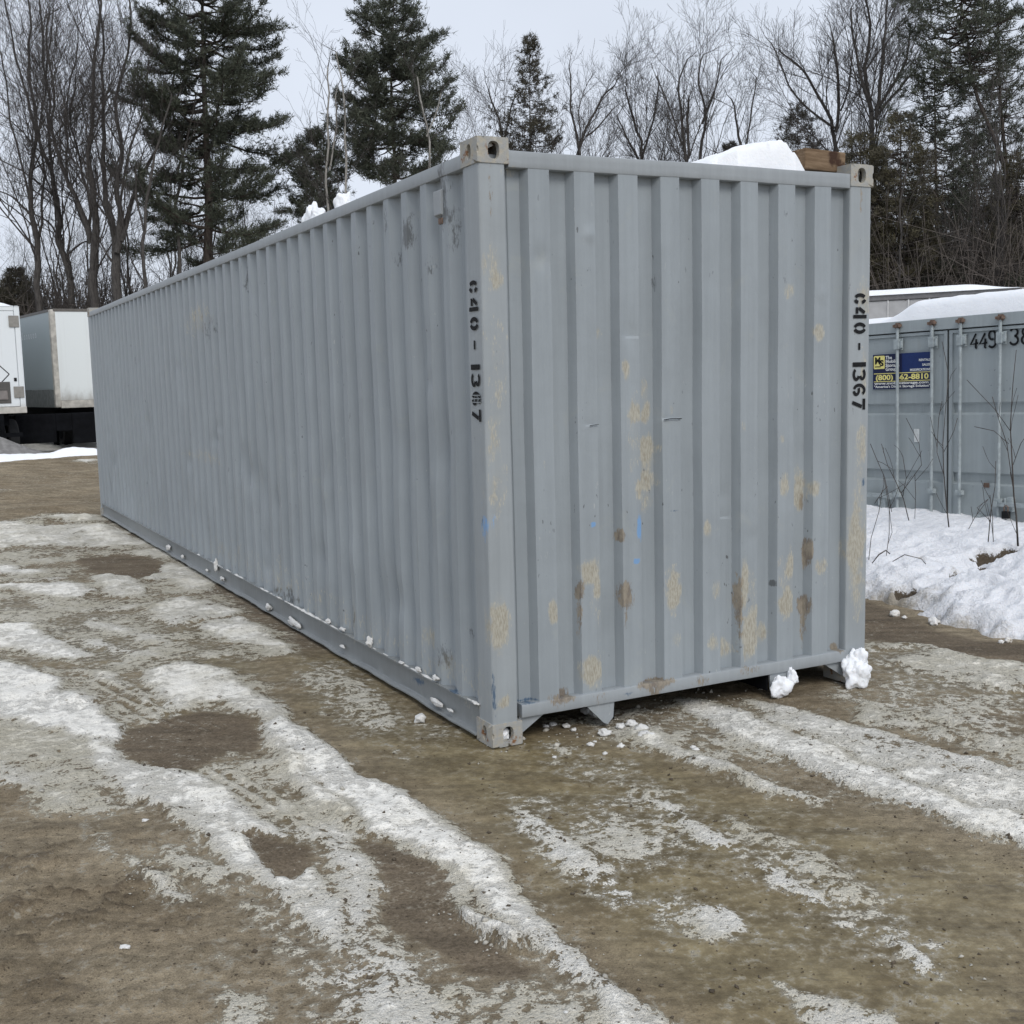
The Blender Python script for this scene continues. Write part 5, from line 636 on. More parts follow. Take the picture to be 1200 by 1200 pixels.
for k, (x, y, r) in enumerate(CHUNKS[:-1]):
    o = lump('ice_chunk', (x, y, r * .35), (r, r * .9, r * (.55 if k != 1 else .8)), 60 + k, M_ICE, 3, .55)
    tag(o, BIGC.get(k, 'small chunk of grey ice lying on the brown icy ground'), 'ice chunk', None if k in BIGC else 'loose ice chunks on the ground')
x, y, r = CHUNKS[-1]; tag(lump('ice_chunk', (x, y, r * .4), (r, r, r * .8), 99, M_ICE, 3, .5), 'pale ice lump on the ground beside the long side near the corner', 'ice chunk')
rb = random.Random(12); E_ = sorted(BANK_EDGE, key=lambda p: p[1])
M_CHUNK = snow_mat('dirty_snow_chunk', (.76, .75, .73), (.40, .34, .25))
for k in range(15):
    y = rb.uniform(-1.2, 1.75); x = float(np.interp(y, [e[1] for e in E_], [e[0] for e in E_])) + rb.gauss(.06, .07); r = rb.uniform(.014, .042)
    o = lump('snow_chunk', (x, y, r * .3 + max(0, x - 3.95) * .22), (r, r * rb.uniform(.8, 1.3), r * rb.uniform(.55, .9)), 200 + k, M_CHUNK, 3, .55); at = o.data.attributes.new('dirt', 'FLOAT', 'POINT'); at.data.foreach_set('value', np.full(len(o.data.vertices), rb.uniform(.1, .5), np.float32))
    tag(o, 'lump of dirty snow along the foot of the ploughed snow bank', 'snow', 'dirty snow lumps at the foot of the snow bank')
# fine crumbs of snow and grit along the icy front, too many to count
def crumbs(name, n, fn, m, seed, r0, r1):
    rn = np.random.default_rng(seed); V = []; F = []
    base = np.array([(1, 0, 0), (-1, 0, 0), (0, 1, 0), (0, -1, 0), (0, 0, 1), (0, 0, -1)], float); tri = np.array([(0, 2, 4), (2, 1, 4), (1, 3, 4), (3, 0, 4), (2, 0, 5), (1, 2, 5), (3, 1, 5), (0, 3, 5)])
    P = np.array([fn(rn) for _ in range(n)]); z = ground_fields(P[:, 0], P[:, 1])[0]
    for k in range(n):
        r = rn.uniform(r0, r1) * (1 + 1.5 * (rn.random() > .93)); V.append(base * r * rn.uniform(.5, 1.2, (6, 3)) * (1, 1, .6) + rn.normal(0, .15 * r, (6, 3)) + (P[k, 0], P[k, 1], z[k] + r * .25)); F.append(tri + 6 * k)
    return tag(link(name, np_mesh(name, np.vstack(V), np.vstack(F)), m), kind='stuff')
def along(p, q, s): return lambda rn: (lambda t: (p[0] + (q[0] - p[0]) * t + rn.normal(0, s), p[1] + (q[1] - p[1]) * t + rn.normal(0, s)))(rn.random())
allp = [np.array(a[3]) for a in SNOW_AREAS if a[0] > .7]
def edgepts(rn):
    while True:
        P = allp[rn.integers(len(allp))]; i = rn.integers(len(P)); t = rn.random(); p = P[i] * (1 - t) + P[(i + 1) % len(P)] * t
        if np.hypot(p[0] - CX, p[1] - CY) < 12 and not (0 < p[0] < 2.4 and p[1] > .05): return p + rn.normal(0, .05, 2)
crumbs('snow_crumbs', 1500, edgepts, M_ICE2, 3, .002, .007)
crumbs('ice_crumbs', 200, along((.15, -.08), (1.6, .12), .14), M_ICE2, 4, .003, .010)
gritm = plain('dark_grit', (.10, .082, .062), .9, .3, 40, .1)
crumbs('ground_grit', 3600, lambda rn: (rn.uniform(-2.6, 2.2), rn.uniform(-3.2, 1.2) if rn.random() > .3 else rn.uniform(-2.8, -.6)), gritm, 5, .0018, .0052)

# ------------------------------------------------------------------ door container on the right
DC = empty('shipping_container', (6.742, 4.329, 2.2415), 'blue grey container with locking rod doors, a blue sign and snow on its roof', 'container', None, (0, R(-.98), R(-83.61)))
# local frame: x along the doors to the right, y into the body, z up; z = 0 at the header top
def dbox(name, m, *b, bevel=.004, parent=None): return MB().box(*b).build(name, m, parent or DC, None, bevel)
X0, X1, SEAM, ZB = -.276, 2.162, .943, -2.591
dbox('door_header', M_DOOR, X0 + .16, X1 - .16, 0, .10, -.116, 0)
dbox('corner_post', M_DOOR, X0, X0 + .155, .0, .15, ZB + .12, -.12); dbox('corner_post', M_DOOR, X1 - .155, X1, 0, .15, ZB + .12, -.12)
for x in (X0, X1 - .165):
    for z in (ZB, -.116): dbox('corner_casting', M_CAST, x - .002, x + .167, -.004, .174, z - .002, z + .118)
def door(x0, x1):
    d = empty('door', (0, 0, 0)); d.parent = DC
    zt, zb = -.128, ZB + .16; pr = [(zt, .030)]
    for g0 in (-.838, -1.524, -2.20): pr += [(g0, .030), (g0 - .022, .062), (g0 - .098, .062), (g0 - .120, .030)]
    pr += [(zb, .030)]; mb = MB(); A_ = dens(pr, .05); xs = np.linspace(x0 + .03, x1 - .03, 14); k = len(xs)
    V = [(x, b + .006 * (float(vnoise(x * 3, a * 3, 4)) - .5), a) for a, b in A_ for x in xs]
    mb.add(V, [(i * k + j, i * k + j + 1, (i + 1) * k + j + 1, (i + 1) * k + j) for i in range(len(A_) - 1) for j in range(k - 1)])
    mb.build('door_leaf', M_DOOR, d, R(15))
    f = MB().box(x0, x0 + .035, .012, .06, zb, zt).box(x1 - .035, x1, .012, .06, zb, zt).box(x0 + .035, x1 - .035, .012, .06, zt - .03, zt - .001); f.build('door_frame', M_DOOR, d)
    return d
dl = door(X0 + .165, SEAM - .012); dr = door(SEAM + .012, X1 - .165)
dbox('door_gasket', plain('black_rubber_gasket', (.05, .055, .055), .8), SEAM - .011, SEAM + .011, .02, .05, ZB + .16, -.13, bevel=0)
for x, par in ((.372, dl), (.780, dl), (1.098, dr), (1.520, dr)):
    rod = MB().tube([(x, -.018, ZB + .05), (x, -.018, -.05)], .0165, 10).build('locking_rod', M_GALV, par, R(40))
    kp = MB().box(x - .026, x + .026, -.020, -.004, -.075, -.015).box(x - .018, x + .018, -.045, -.019, -.068, -.03).box(x - .036, x - .022, -.05, -.004, -.062, -.034).box(x + .024, x + .042, -.05, -.004, -.060, -.03)
    kp.build('cam_keeper', M_RUST, DC, None, .003)
    bk = MB().box(x - .048, x + .048, -.002, .012, -.295, -.175).box(x - .03, x + .03, -.042, -.0021, -.285, -.185).box(x + .03, x + .056, -.03, .0, -.272, -.20); bk.build('rod_bracket', M_GALV, par, None, .003)
    for z in (-1.76 if x < .5 or x > 1.5 else -1.70,):
        MB().box(x - .03, x + .038, -.045, .012, z - .05, z).box(x + .024, x + .052, -.06, -.012, z - .042, z - .006).build('rod_bracket', M_GALV, par, None, .003)
def handle(x0, x1, z, par): return MB().box(x0, x1, -.052, -.036, z - .022, z + .022).box(x1 - .05, x1 - .01, -.06, -.035, z - .034, z + .034).box(x0 - .01, x0 + .03, -.058, -.02, z - .026, z + .026).build('door_handle', M_GALV, par, None, .004)
handle(-.06, .335, -1.80, dl); handle(.44, .76, -1.98, dl); handle(1.08, 1.42, -2.0, dr); handle(1.50, 1.98, -1.812, dr)
for x, z, par in ((.20, -1.86, dl), (.58, -1.98, dl), (1.30, -1.99, dr), (1.64, -1.80, dr)): MB().box(x - .03, x + .03, -.03, .03, z - .08, z + .06).box(x - .045, x - .031, -.045, .0, z - .05, z + .05).build('handle_catch', M_GALV, par, None, .003)
pk = empty('padlock', (1.635, -.07, -1.90)); pk.parent = DC; MB().box(-.036, .036, -.02, .02, -.04, .03).build('lock_body', M_BLACK, pk, None, .006); MB().tube([(-.02, 0, .03), (-.02, 0, .07), (0, 0, .085), (.02, 0, .07), (.02, 0, .03)], .006, 6).build('shackle', M_RUST, pk)
dbox('label_sticker', plain('white_sticker', (.62, .64, .63), .5, .1, 30), .545, .605, .022, .028, -1.235, -1.10, bevel=0)
dbox('warning_plate', M_RUST, 1.335, 1.395, .022, .028, -1.665, -1.62, bevel=0)
extr = []
bd = MB().box(X0 + .01, X1 - .01, .176, 6.05, ZB + .03, -.03); bd.build('body', M_DOOR, DC)
for ch, x, z0, h, w in (('4', 1.175, -.315, .135, .105), ('4', 1.272, -.315, .135, .105), ('9', 1.366, -.318, .160, .098), ('3', 1.588, -.305, .155, .105), ('8', 1.700, -.305, .155, .115)):
    mb = MB()
    for st in HAND[ch]: ribbon(mb, [(x + u * w, z0 + v_ * h) for u, v_ in st], .022, lambda u, v_: (u, .0215, v_))
    me = bpy.data.meshes.new('painted_digit'); me.from_pydata(mb.v, [], mb.f); me.update(); link('painted_digit', me, M_BLACK, DC)
# sign on the left door
def flat(name, c, rough=.45): n = NT(name); return n.set(n.mul(c, n.ramp(n.noise(30, 3), .3, .7, .92, 1.06)), rough, .4)
M_NAVY = flat('navy_sign_print', (.012, .030, .125)); M_DNAVY = flat('dark_navy_sign_print', (.011, .016, .06)); M_YEL = flat('pale_yellow_print', (.80, .72, .25)); M_WHT = flat('white_print', (.78, .79, .76))
SG = empty('company_sign', (.046, .012, -.326)); SG.parent = DC
def sbox(name, m, x0, x1, z0, z1, y): return MB().box(x0, x1, y, .0028, z0, z1).build(name, m, SG)
SW, SH = .712, .362
sbox('sign_board', M_NAVY, 0, SW, -SH, 0, -.001)
sbox('dark_band', M_DNAVY, .003, SW - .003, -SH + .003, -.195, -.0016); sbox('dark_corner', M_DNAVY, .003, .36, -.1945, -.003, -.0017)
for z in (-.196, -.279): sbox('yellow_rule', M_YEL, .012, SW - .012, z - .007, z, -.0024)
MB().prism([(.012 + (.018 if c in (0, 1, 6, 7) else 0) + 0, 0) for c in range(0)] or [(.020, -.150), (.012, -.142), (.012, -.022), (.020, -.014), (.142, -.014), (.150, -.022), (.150, -.142), (.142, -.150)], -.0026, .0028).build('logo_panel', M_YEL, SG)
def text(parent, s, x, z, size, m, y=-.0034, bold=.0, align='LEFT', width=None, name='lettering'):
    cu = bpy.data.curves.new('t', 'FONT'); cu.body = s; cu.size = size; cu.align_x = align; cu.offset = bold; cu.resolution_u = 3
    to = bpy.data.objects.new('t', cu); col.objects.link(to); dg = bpy.context.evaluated_depsgraph_get(); me = bpy.data.meshes.new_from_object(to.evaluated_get(dg)); bpy.data.objects.remove(to); bpy.data.curves.remove(cu)
    me.name = name; co = np.empty(len(me.vertices) * 3, np.float32); me.vertices.foreach_get('co', co); co = co.reshape(-1, 3)
    sx = 1.0
    if width: sx = width / max(1e-6, (co[:, 0].max() - co[:, 0].min()))
    out = np.stack([co[:, 0] * sx + x, np.full(len(co), y), co[:, 1] + z], -1).astype(np.float32); me.vertices.foreach_set('co', out.ravel()); me.materials.clear(); me.update()
    return link(name, me, m, parent)
text(SG, 'M', .024, -.098, .098, M_BLACK, bold=.004, width=.068); text(SG, 'S', .088, -.118, .082, M_BLACK, bold=.004, width=.05); sbox('logo_bar', M_BLACK, .026, .100, -.132, -.122, -.0032)
for k, w in enumerate(('The', 'Mobile', 'Storage', 'Group')): text(SG, w, .160, -.052 - .040 * k, .047, M_WHT, bold=.0015, width=(.08, .145, .17, .135)[k])
for k, w in enumerate(('RENTALS', 'SALES', 'MODIFICATIONS')): text(SG, w, SW - .014 - (.135, .095, .24)[k], -.088 - .048 * k, .031, M_WHT, bold=.001, width=(.135, .095, .24)[k])
text(SG, '(800) 662-8810', .035, -.266, .075, M_YEL, bold=.0025, width=.64)
text(SG, 'www.mobilestorage.com', .020, -.313, .036, M_WHT, bold=.001, width=.66); text(SG, '"America\'s Direct Storage Solution"', .016, -.347, .034, M_WHT, bold=.001, width=.68)
def dsnow(X, Y):
    t = sstep(.12, .62, X + .10 * np.sin(Y * 2.)) ; z = .035 + t * (.175 + .03 * sstep(0, 1.5, Y)) + .03 * (fbm(X, Y, 1.6, 4, 4) - .5) + .012 * (fbm(X, Y, 8, 3, 6) - .5)
    return z * sstep(-.03, .14, Y) ** .5 * sstep(0, .2, X1 - X + .05) ** .5
o = heightmesh('roof_snow', np.linspace(X0, X1, 90), np.linspace(.004, 6.0, 160), dsnow, -.028, M_SNOW); o.parent = None
o.matrix_world = Matrix.Translation(DC.location) @ DC.rotation_euler.to_matrix().to_4x4(); tag(o, 'thick smooth snow layer on the roof of the container with the blue sign', 'snow')
# neighbour container set back, only its snowy roof edge shows
NC = empty('shipping_container', (9.2, 5.35, -.40), 'plain grey container set back left of the one with the blue sign', 'container', None, (0, 0, R(-83.6)))
nb = MB(); pr2 = []
MB().box(-2.44, -.02, 0, 12.0, .05, 2.56).build('body', M_DOOR, NC)
for x in (-2.44, -.18): MB().box(x, x + .16, -.01, .15, 0, 2.58).build('corner_post', M_DOOR, NC, None, .006)
MB().box(-2.28, -.18, -.008, .06, 2.46, 2.57).build('top_end_rail', M_DOOR, NC, None, .006)
o = heightmesh('roof_snow', np.linspace(-2.46, 0, 40), np.linspace(0, 12, 100), lambda X, Y: 2.83 + .10 * (fbm(X, Y, .9, 3, 8) - .5) - .18 * sstep(.25, 0, Y), 2.555, M_SNOW)
o.matrix_world = Matrix.Translation(NC.location) @ NC.rotation_euler.to_matrix().to_4x4(); tag(o, 'flat snow layer on the roof of the set back grey container', 'snow')

# ------------------------------------------------------------------ trailers
def trailer_mat(name, c, stain, z0, z1):
    n = NT(name); co = n.co(); sep = n.t.nodes.new('ShaderNodeSeparateXYZ'); n.L(co, sep.inputs[0]); z = sep.outputs[2]
    st = n.noise(1.2, 5, .65, n.scale(co, 1.5, 1.5, .8)); low = n.ramp(z, z0, z1, 1., 0.)
    m = n.ramp(n.math('ADD', n.math('MULTIPLY', low, .55), n.math('MULTIPLY', st, .75)), .55, .95)
    vst = n.ramp(n.noise(1, 4, .6, n.scale(co, 9, 9, .25)), .55, .8)
    cc = n.mix(n.math('MULTIPLY', m, .75), c, stain); cc = n.mix(n.math('MULTIPLY', vst, .12), cc, (.3, .28, .24))
    return n.set(cc, .5, .4, 0., n.bump(n.noise(3, 3), .1, .02))
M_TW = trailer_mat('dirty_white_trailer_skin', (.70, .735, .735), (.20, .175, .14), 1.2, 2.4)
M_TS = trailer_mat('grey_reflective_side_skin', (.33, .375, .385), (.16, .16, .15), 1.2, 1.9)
M_TP = plain('grimy_trailer_post', (.42, .40, .36), .6, .25, 5)
M_TW1 = trailer_mat('white_rear_door_skin', (.74, .78, .80), (.36, .34, .30), 1.1, 1.7)
def wheel(par, x, y, z, r=.5, w=.28):
    wh = empty('wheel', (x, y, z)); wh.parent = par
    MB().tube([(-w / 2, 0, 0), (-w / 2 + .03, 0, 0), (w / 2 - .03, 0, 0), (w / 2, 0, 0)], [r * .93, r, r, r * .93], 28).build('tyre', M_TYRE, wh, R(40)); MB().tube([(-w / 2 - .012, 0, 0), (w / 2 + .012, 0, 0)], r * .5, 16).build('rim', M_DARK, wh, R(40))
T2 = empty('box_trailer', (1.62, 30.5, 0), 'dirty white box trailer with stained front wall and grey side, beside the far container end', 'trailer', None, (0, 0, R(8)))
z0, z1, tw, tl = 1.26, 4.06, 2.6, 13.4
MB().box(.15, tw - .15, .03, .08, z0 + .2, z1 - .02).build('front_wall', M_TW, T2)
MB().box(.0, .16, .02, .2, z0, z1 - .01).build('corner_post', M_TP, T2, None, .04); MB().box(tw - .16, tw, .02, .2, z0, z1 - .01).build('corner_post', M_TP, T2, None, .04)
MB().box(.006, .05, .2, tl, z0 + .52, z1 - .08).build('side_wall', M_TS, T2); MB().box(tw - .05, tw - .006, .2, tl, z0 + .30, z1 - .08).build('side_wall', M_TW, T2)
sk = MB().box(.004, .052, .2, tl, z0, z0 + .515)
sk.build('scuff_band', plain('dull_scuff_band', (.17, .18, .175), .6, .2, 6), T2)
MB().box(.0, .06, .2, tl, z1 - .08, z1).box(tw - .06, tw, .2, tl, z1 - .08, z1).box(.1, tw - .1, .02, .09, z1 - .07, z1 + .012).build('top_rail', plain('dark_top_rail', (.12, .11, .10), .6), T2)
MB().box(.05, tw - .05, .09, tl, z1 - .03, z1 - .005).build('roof', M_TP, T2); MB().box(.02, tw - .02, .05, tl, z0 - .02, z0 + .02).build('floor', M_DARK, T2); MB().box(.15, tw - .15, .0, .06, z0 - .02, z0 + .195).build('bottom_rail', M_TP, T2, None, .01)
MB().box(.55, tw - .55, .6, tl - .3, z0 - .36, z0 - .021).build('frame_rails', M_DARK, T2)
for x in (.55, 1.95): 
    lg = MB().box(x - .07, x + .07, 2.3, 2.44, .08, z0 - .3).box(x - .16, x + .16, 2.22, 2.52, 0, .08); lg.build('landing_leg', M_DARK, T2)
MB().box(.3, 2.3, .5, 2.2, .55, z0 - .37).build('nose_underframe', M_DARK, T2)
for y in (10.3, 11.6):
    for x in (.2, .55, 2.05, 2.4): wheel(T2, x, y, .5)
rg = random.Random(3); mb = MB(); yy = .5
for wl in (6, 4, 7):                                   # faded script along the side, too far off to read
    for k in range(wl):
        hgt = .22 if k == 0 else .13; pts = [(yy + .05 * math.cos(t) + .03 * t / 6.3, 3.32 + hgt * (.5 + .5 * math.sin(t))) for t in np.linspace(0, 6.3, 10)]
        ribbon(mb, pts, .03, lambda u, v_: (.0015, 7.2 - u * 1.1, v_)); yy += .24
    yy += .3
me = bpy.data.meshes.new('faded_script'); me.from_pydata(mb.v, [], mb.f); link('faded_script', me, plain('pale_script_print', (.62, .66, .68), .5), T2)
T1 = empty('box_trailer', (-1.93, 28.25, 0), 'white box trailer seen from its rear doors at the left edge of the photo', 'trailer', None, (0, 0, R(8)))
z0, z1 = 1.30, 4.02
for x0, x1 in ((.16, 1.295), (1.305, 2.44)): MB().box(x0, x1, 0, .06, z0 + .06, z1 - .14).build('rear_door', M_TW1, T1, None, .008)
for x0, x1 in ((0, .15), (2.45, 2.6)): MB().box(x0, x1, -.01, .2, z0 - .02, z1).build('corner_post', M_TW1, T1, None, .04)
MB().box(.15, 2.45, -.006, .1, z1 - .13, z1).build('rear_header', M_TW1, T1, None, .01); MB().box(.0, 2.6, -.03, .1, z0 - .12, z0 + .05).build('rear_sill', plain('scuffed_sill', (.48, .46, .42), .6), T1, None, .01)
MB().box(.0, .05, .2, 13, z0, z1 - .02).box(2.55, 2.6, .2, 13, z0, z1 - .02).build('side_wall', M_TW1, T1); MB().box(.02, 2.58, .1, 13, z1 - .04, z1 - .01).build('roof', M_TP, T1); MB().box(.02, 2.58, .1, 13, z0 - .08, z0 - .02).build('floor', M_DARK, T1)
for z in (3.62, 1.75): MB().box(2.30, 2.56, -.035, -.011, z - .16, z + .14).build('hinge_plate', plain('grey_hinge_plate', (.25, .24, .22), .6), T1, None, .01)
MB().box(1.80, 2.22, -.02, -.001, 1.45, 2.02).build('light_box', plain('dark_light_box', (.09, .085, .08), .5), T1, None, .01); MB().box(1.88, 2.14, -.03, -.021, 1.55, 1.80).build('lamp_lens', plain('dull_lens', (.22, .2, .19), .3), T1, None, .02)
dm = MB()
for a, b in (((1.72, 2.22), (1.97, 2.47)), ((1.97, 2.47), (2.22, 2.22)), ((2.22, 2.22), (1.97, 1.97)), ((1.97, 1.97), (1.72, 2.22))): ribbon(dm, [a, b], .025, lambda u, v_: (u, -.004, v_))
me = bpy.data.meshes.new('placard_frame'); me.from_pydata(dm.v, [], dm.f); link('placard_frame', M_ := me, M_BLACK, T1) if False else link('placard_frame', me, M_BLACK, T1)
MB().box(2.33, 2.40, -.016, -.001, 2.03, 2.12).build('marker_plate', M_BLACK, T1)
MB().box(.4, 2.2, .3, 12.8, z0 - .45, z0 - .09).build('frame_rails', M_DARK, T1); MB().box(.15, 2.45, -.02, .05, .55, .66).box(.6, .7, 0, .06, .66, z0 - .12).box(1.9, 2.0, 0, .06, .66, z0 - .12).build('rear_guard', M_DARK, T1)
for y in (1.2, 2.5):
    for x in (.2, .55, 2.05, 2.4): wheel(T1, x, y, .5)
o = heightmesh('roof_snow', np.linspace(0.02, 2.62, 30), np.linspace(-.02, 12, 60), lambda X, Y: 4.12 + .05 * (fbm(X, Y, 1.2, 3, 3) - .5) - .12 * sstep(.5, 0, 2.62 - X), 4.005, M_SNOW); o.location = T1.location; o.rotation_euler = T1.rotation_euler; tag(o, 'thin snow on the roof of the leftmost white trailer', 'snow')
# near-black boxes standing in for the trailers' undercarriage in deep shade
CHS = empty('undercarriage_stand_in', (.45, 30.0, 0), 'near-black stand-in for the deeply shaded undercarriage below the white trailers', 'undercarriage stand-in', None, (0, 0, R(8)))
MB().box(0, 1.1, 0, .12, .28, 1.10).box(1.1, 1.55, .002, .12, .60, 1.099).box(1.55, 2.3, 0, .12, .22, 1.10).build('shade_block', M_DARK, CHS, None, .02); MB().box(.3, .5, .12, 6, .75, 1.05).box(1.8, 2.0, .12, 6, .75, 1.05).build('shade_rail', M_DARK, CHS)
for x in (.1, 2.2): wheel(CHS, x, 3.2, .48)  # wheels of the undercarriage stand-in
# grey heap of dirty snow
hp = heightmesh('dirty_snow_heap', np.linspace(-2.2, 1.0, 70), np.linspace(-.9, .9, 40), lambda X, Y: .62 * np.exp(-((X + .5) / 1.0) ** 2 - (Y / .55) ** 2) + .05 * (fbm(X, Y, 3, 4, 2) - .5), -.05, plain('grey_slush', (.20, .195, .19), .9, .2, 6)); hp.location = (.15, 28.0, 0); tag(hp, 'smooth grey heap of dirty snow in front of the leftmost white trailer', 'heap')
rid = heightmesh('ploughed_snow_ridge', np.linspace(-6, 3.6, 200), np.linspace(-.55, .55, 30), lambda X, Y: (.16 + .16 * fbm(X, Y * 0, 1.1, 3, 5)) * np.exp(-(Y / .3) ** 2) + .06 * (fbm(X, Y, 4, 3, 6) - .5) - .05, -.06, M_SNOW); rid.location = (-.2, 27.0, 0); rid.rotation_euler = (0, 0, R(5)); tag(rid, kind='structure')
# long grey trailer with ribbed side and snow roof, far right
LT = empty('box_trailer', (19.33, 30.44, 0), 'long grey trailer with ribbed side panels and snow covered roof beyond the blue sign', 'trailer', None, (0, 0, math.atan2(-3.46, 2.35)))
M_LT = plain('grey_ribbed_side', (.36, .36, .365), .6, .08, 3)
for k in range(23):
    MB().box(.12 + k * .6, .12 + k * .6 + .56, -.004, .04, 1.3, 3.78).build('side_board', M_LT, LT); MB().box(.08 + k * .6, .12 + k * .6, -.03, .05, 1.3, 3.80).build('side_post', plain('pale_side_post', (.5, .5, .5), .5) if k == 0 else bpy.data.materials['pale_side_post'], LT)
MB().box(0, 14, -.05, .06, 3.81, 3.96).build('top_rail', plain('dark_trailer_top_rail', (.14, .14, .145), .6), LT); MB().box(0, 14, -.04, 2.5, 1.1, 1.29).build('bottom_rail', M_DARK, LT); MB().box(0.05, 13.95, .061, 2.5, 1.3, 3.9).build('body', M_LT, LT)
for x in (1.5, 2.8):
    for y in (.2, 2.2): 
        w = wheel(LT, x, y, .5)
o = heightmesh('roof_snow', np.linspace(-.15, 14.1, 90), np.linspace(-.1, 2.6, 24), lambda X, Y: 4.14 + .05 * (fbm(X, Y, .8, 3, 4) - .5) - .14 * sstep(1.6, 0, 14 - X) - .08 * sstep(.2, 0, Y + .1), 3.962, M_SNOW); o.location = LT.location; o.rotation_euler = LT.rotation_euler; tag(o, 'long even snow layer on the roof of the ribbed grey trailer', 'snow')

# ------------------------------------------------------------------ bare trees
class Tree:
    rmin = .0042
    def __init__(s, seed): s.r = random.Random(seed); s.trunk = MB(); s.crown = MB()
    def seg(s, mb, pts, rad, n):
        mb.tube(pts, rad, n, caps=False)
    def branch(s, p, d, L, r, lv, dens, maxlv):
        rr = s.r; n = max(3, min(7, int(L / .45) + 2)); pts = [p.copy()]; rad = [r]; d = d.normalized(); q = p.copy()
        for k in range(n):
            d = (d + Vector((rr.gauss(0, .13), rr.gauss(0, .13), rr.gauss(.06, .10)))).normalized(); q = q + d * (L / n); pts.append(q.copy()); rad.append(max(s.rmin, r * (1 - .72 * (k + 1) / n)))
        s.seg(s.trunk if lv <= 1 and r > .05 else s.crown, pts, rad, 5 if r > .03 else 3)
        if lv >= maxlv: return
        m = int(L * dens * (2.4 if lv < 2 else 3.2) + rr.random())
        for _ in range(m):
            t = rr.uniform(.22, 1); f = t * n; i = min(n - 1, int(f)); b = pts[i].lerp(pts[i + 1], f - i); dd = (pts[i + 1] - pts[i]).normalized()
            s.fork(b, dd, L * rr.uniform(.28, .5) * (1.1 - .45 * t) + .12, rad[i] * rr.uniform(.45, .7), lv + 1, dens, maxlv)
    def fork(s, b, dd, L, r, lv, dens, maxlv):
        rr = s.r; ax = Vector((rr.gauss(0, 1), rr.gauss(0, 1), rr.gauss(0, 1))); ax = (ax - dd * ax.dot(dd)).normalized(); a = R(rr.uniform(20, 58))
        s.branch(b, dd * math.cos(a) + ax * math.sin(a) + Vector((0, 0, .12)), L, max(s.rmin, min(r, .036)), lv, dens, maxlv)
    def stem(s, st, dens, maxlv=3, first=True):
        pts = [Vector(p[:3]) for p in st]; rad = [p[3] * .84 for p in st]
        # resample smoothly
        P = []; Q = []
        for i in range(len(pts) - 1):
            for k in range(3):
                t = k / 3; p0 = pts[max(i - 1, 0)]; p1 = pts[i]; p2 = pts[i + 1]; p3 = pts[min(i + 2, len(pts) - 1)]
                P.append(.5 * ((2 * p1) + (p2 - p0) * t + (2 * p0 - 5 * p1 + 4 * p2 - p3) * t * t + (3 * p1 - p0 - 3 * p2 + p3) * t ** 3)); Q.append(rad[i] * (1 - t) + rad[i + 1] * t)
        P.append(pts[-1]); Q.append(rad[-1]); so = s.r.uniform(0, 99)
        P = [p + Vector((mn.noise(Vector((so, 0, p.z * .45))), mn.noise(Vector((0, so, p.z * .45))), 0)) * min(.34, .12 * i / 3) + Vector((mn.noise(Vector((so, 7, p.z * 1.5))), mn.noise(Vector((5, so, p.z * 1.5))), 0)) * min(.09, .03 * i) for i, p in enumerate(P)]; s.trunk.tube(P, Q, 8 if Q[0] > .06 else 5, caps=False)
        Ltot = sum((P[i + 1] - P[i]).length for i in range(len(P) - 1)); acc = 0; rr = s.r
        for i in range(len(P) - 1):
            l = (P[i + 1] - P[i]).length; t = acc / Ltot; acc += l
            if t < (.34 if first else .12): continue
            k = l * dens * 1.7; k = int(k) + (rr.random() < k - int(k))
            for _ in range(k):
                s.fork(P[i].lerp(P[i + 1], rr.random()), (P[i + 1] - P[i]).normalized(), (Ltot * .36 * (1.15 - .75 * t) + .5) * rr.uniform(.5, 1.25), Q[i] * rr.uniform(.22, .45), 1, dens, maxlv)
        s.fork(P[-1], (P[-1] - P[-2]).normalized(), .9, Q[-1] * .8, 2, dens, maxlv)
    def build(s, root, mt, mc):
        a = s.trunk.build('trunk', mt, root, R(60)); b = s.crown.build('crown', mc, root, math.pi) if s.crown.v else None
def quick_build(mb, name, m, parent):
    me = bpy.data.meshes.new(name); me.from_pydata(mb.v, [], mb.f); me.update(); return link(name, me, m, parent, math.pi)
Tree.build = lambda s, root, mt, mc: (quick_build(s.trunk, 'trunk', mt, root), quick_build(s.crown, 'crown', mc, root) if s.crown.v else None)
for (name, label, cat, group, base, stems, seed, dn) in BARE_TREES:
    t = Tree(seed); root = empty(name, base, label, cat, group)
    for k, st in enumerate(stems): t.stem(st, dn * 1.25, 3, k == 0)
    t.build(root, M_BIRCH if 'birch' in label else M_BARK, M_TWIG)
def generic(seed, H_, r0, nst):
    t = Tree(seed); rr = t.r
    for k in range(nst):
        p = [0, 0, 0] if k == 0 else [rr.uniform(-.1, .1), rr.uniform(-.1, .1), H_ * rr.uniform(.15, .35)]; st = []; dx, dy = rr.uniform(-.12, .12) * (1 + k), rr.uniform(-.12, .12) * (1 + k); n = 6; z0_ = p[2]
        for i in range(n + 1):
            f = i / n; z = z0_ + (H_ * rr.uniform(.96, 1.0) - z0_) * f if i else z0_; st.append((p[0] + dx * z * f * .6 + rr.gauss(0, .08) * (i > 0), p[1] + dy * z * f * .6 + rr.gauss(0, .08) * (i > 0), z - (.1 if i == 0 and k == 0 else 0), max(.012, r0 * (1 - .85 * f) * (1 if k == 0 else .6))))
        t.stem(st, .75, 3, k == 0)
    return t
protos = []
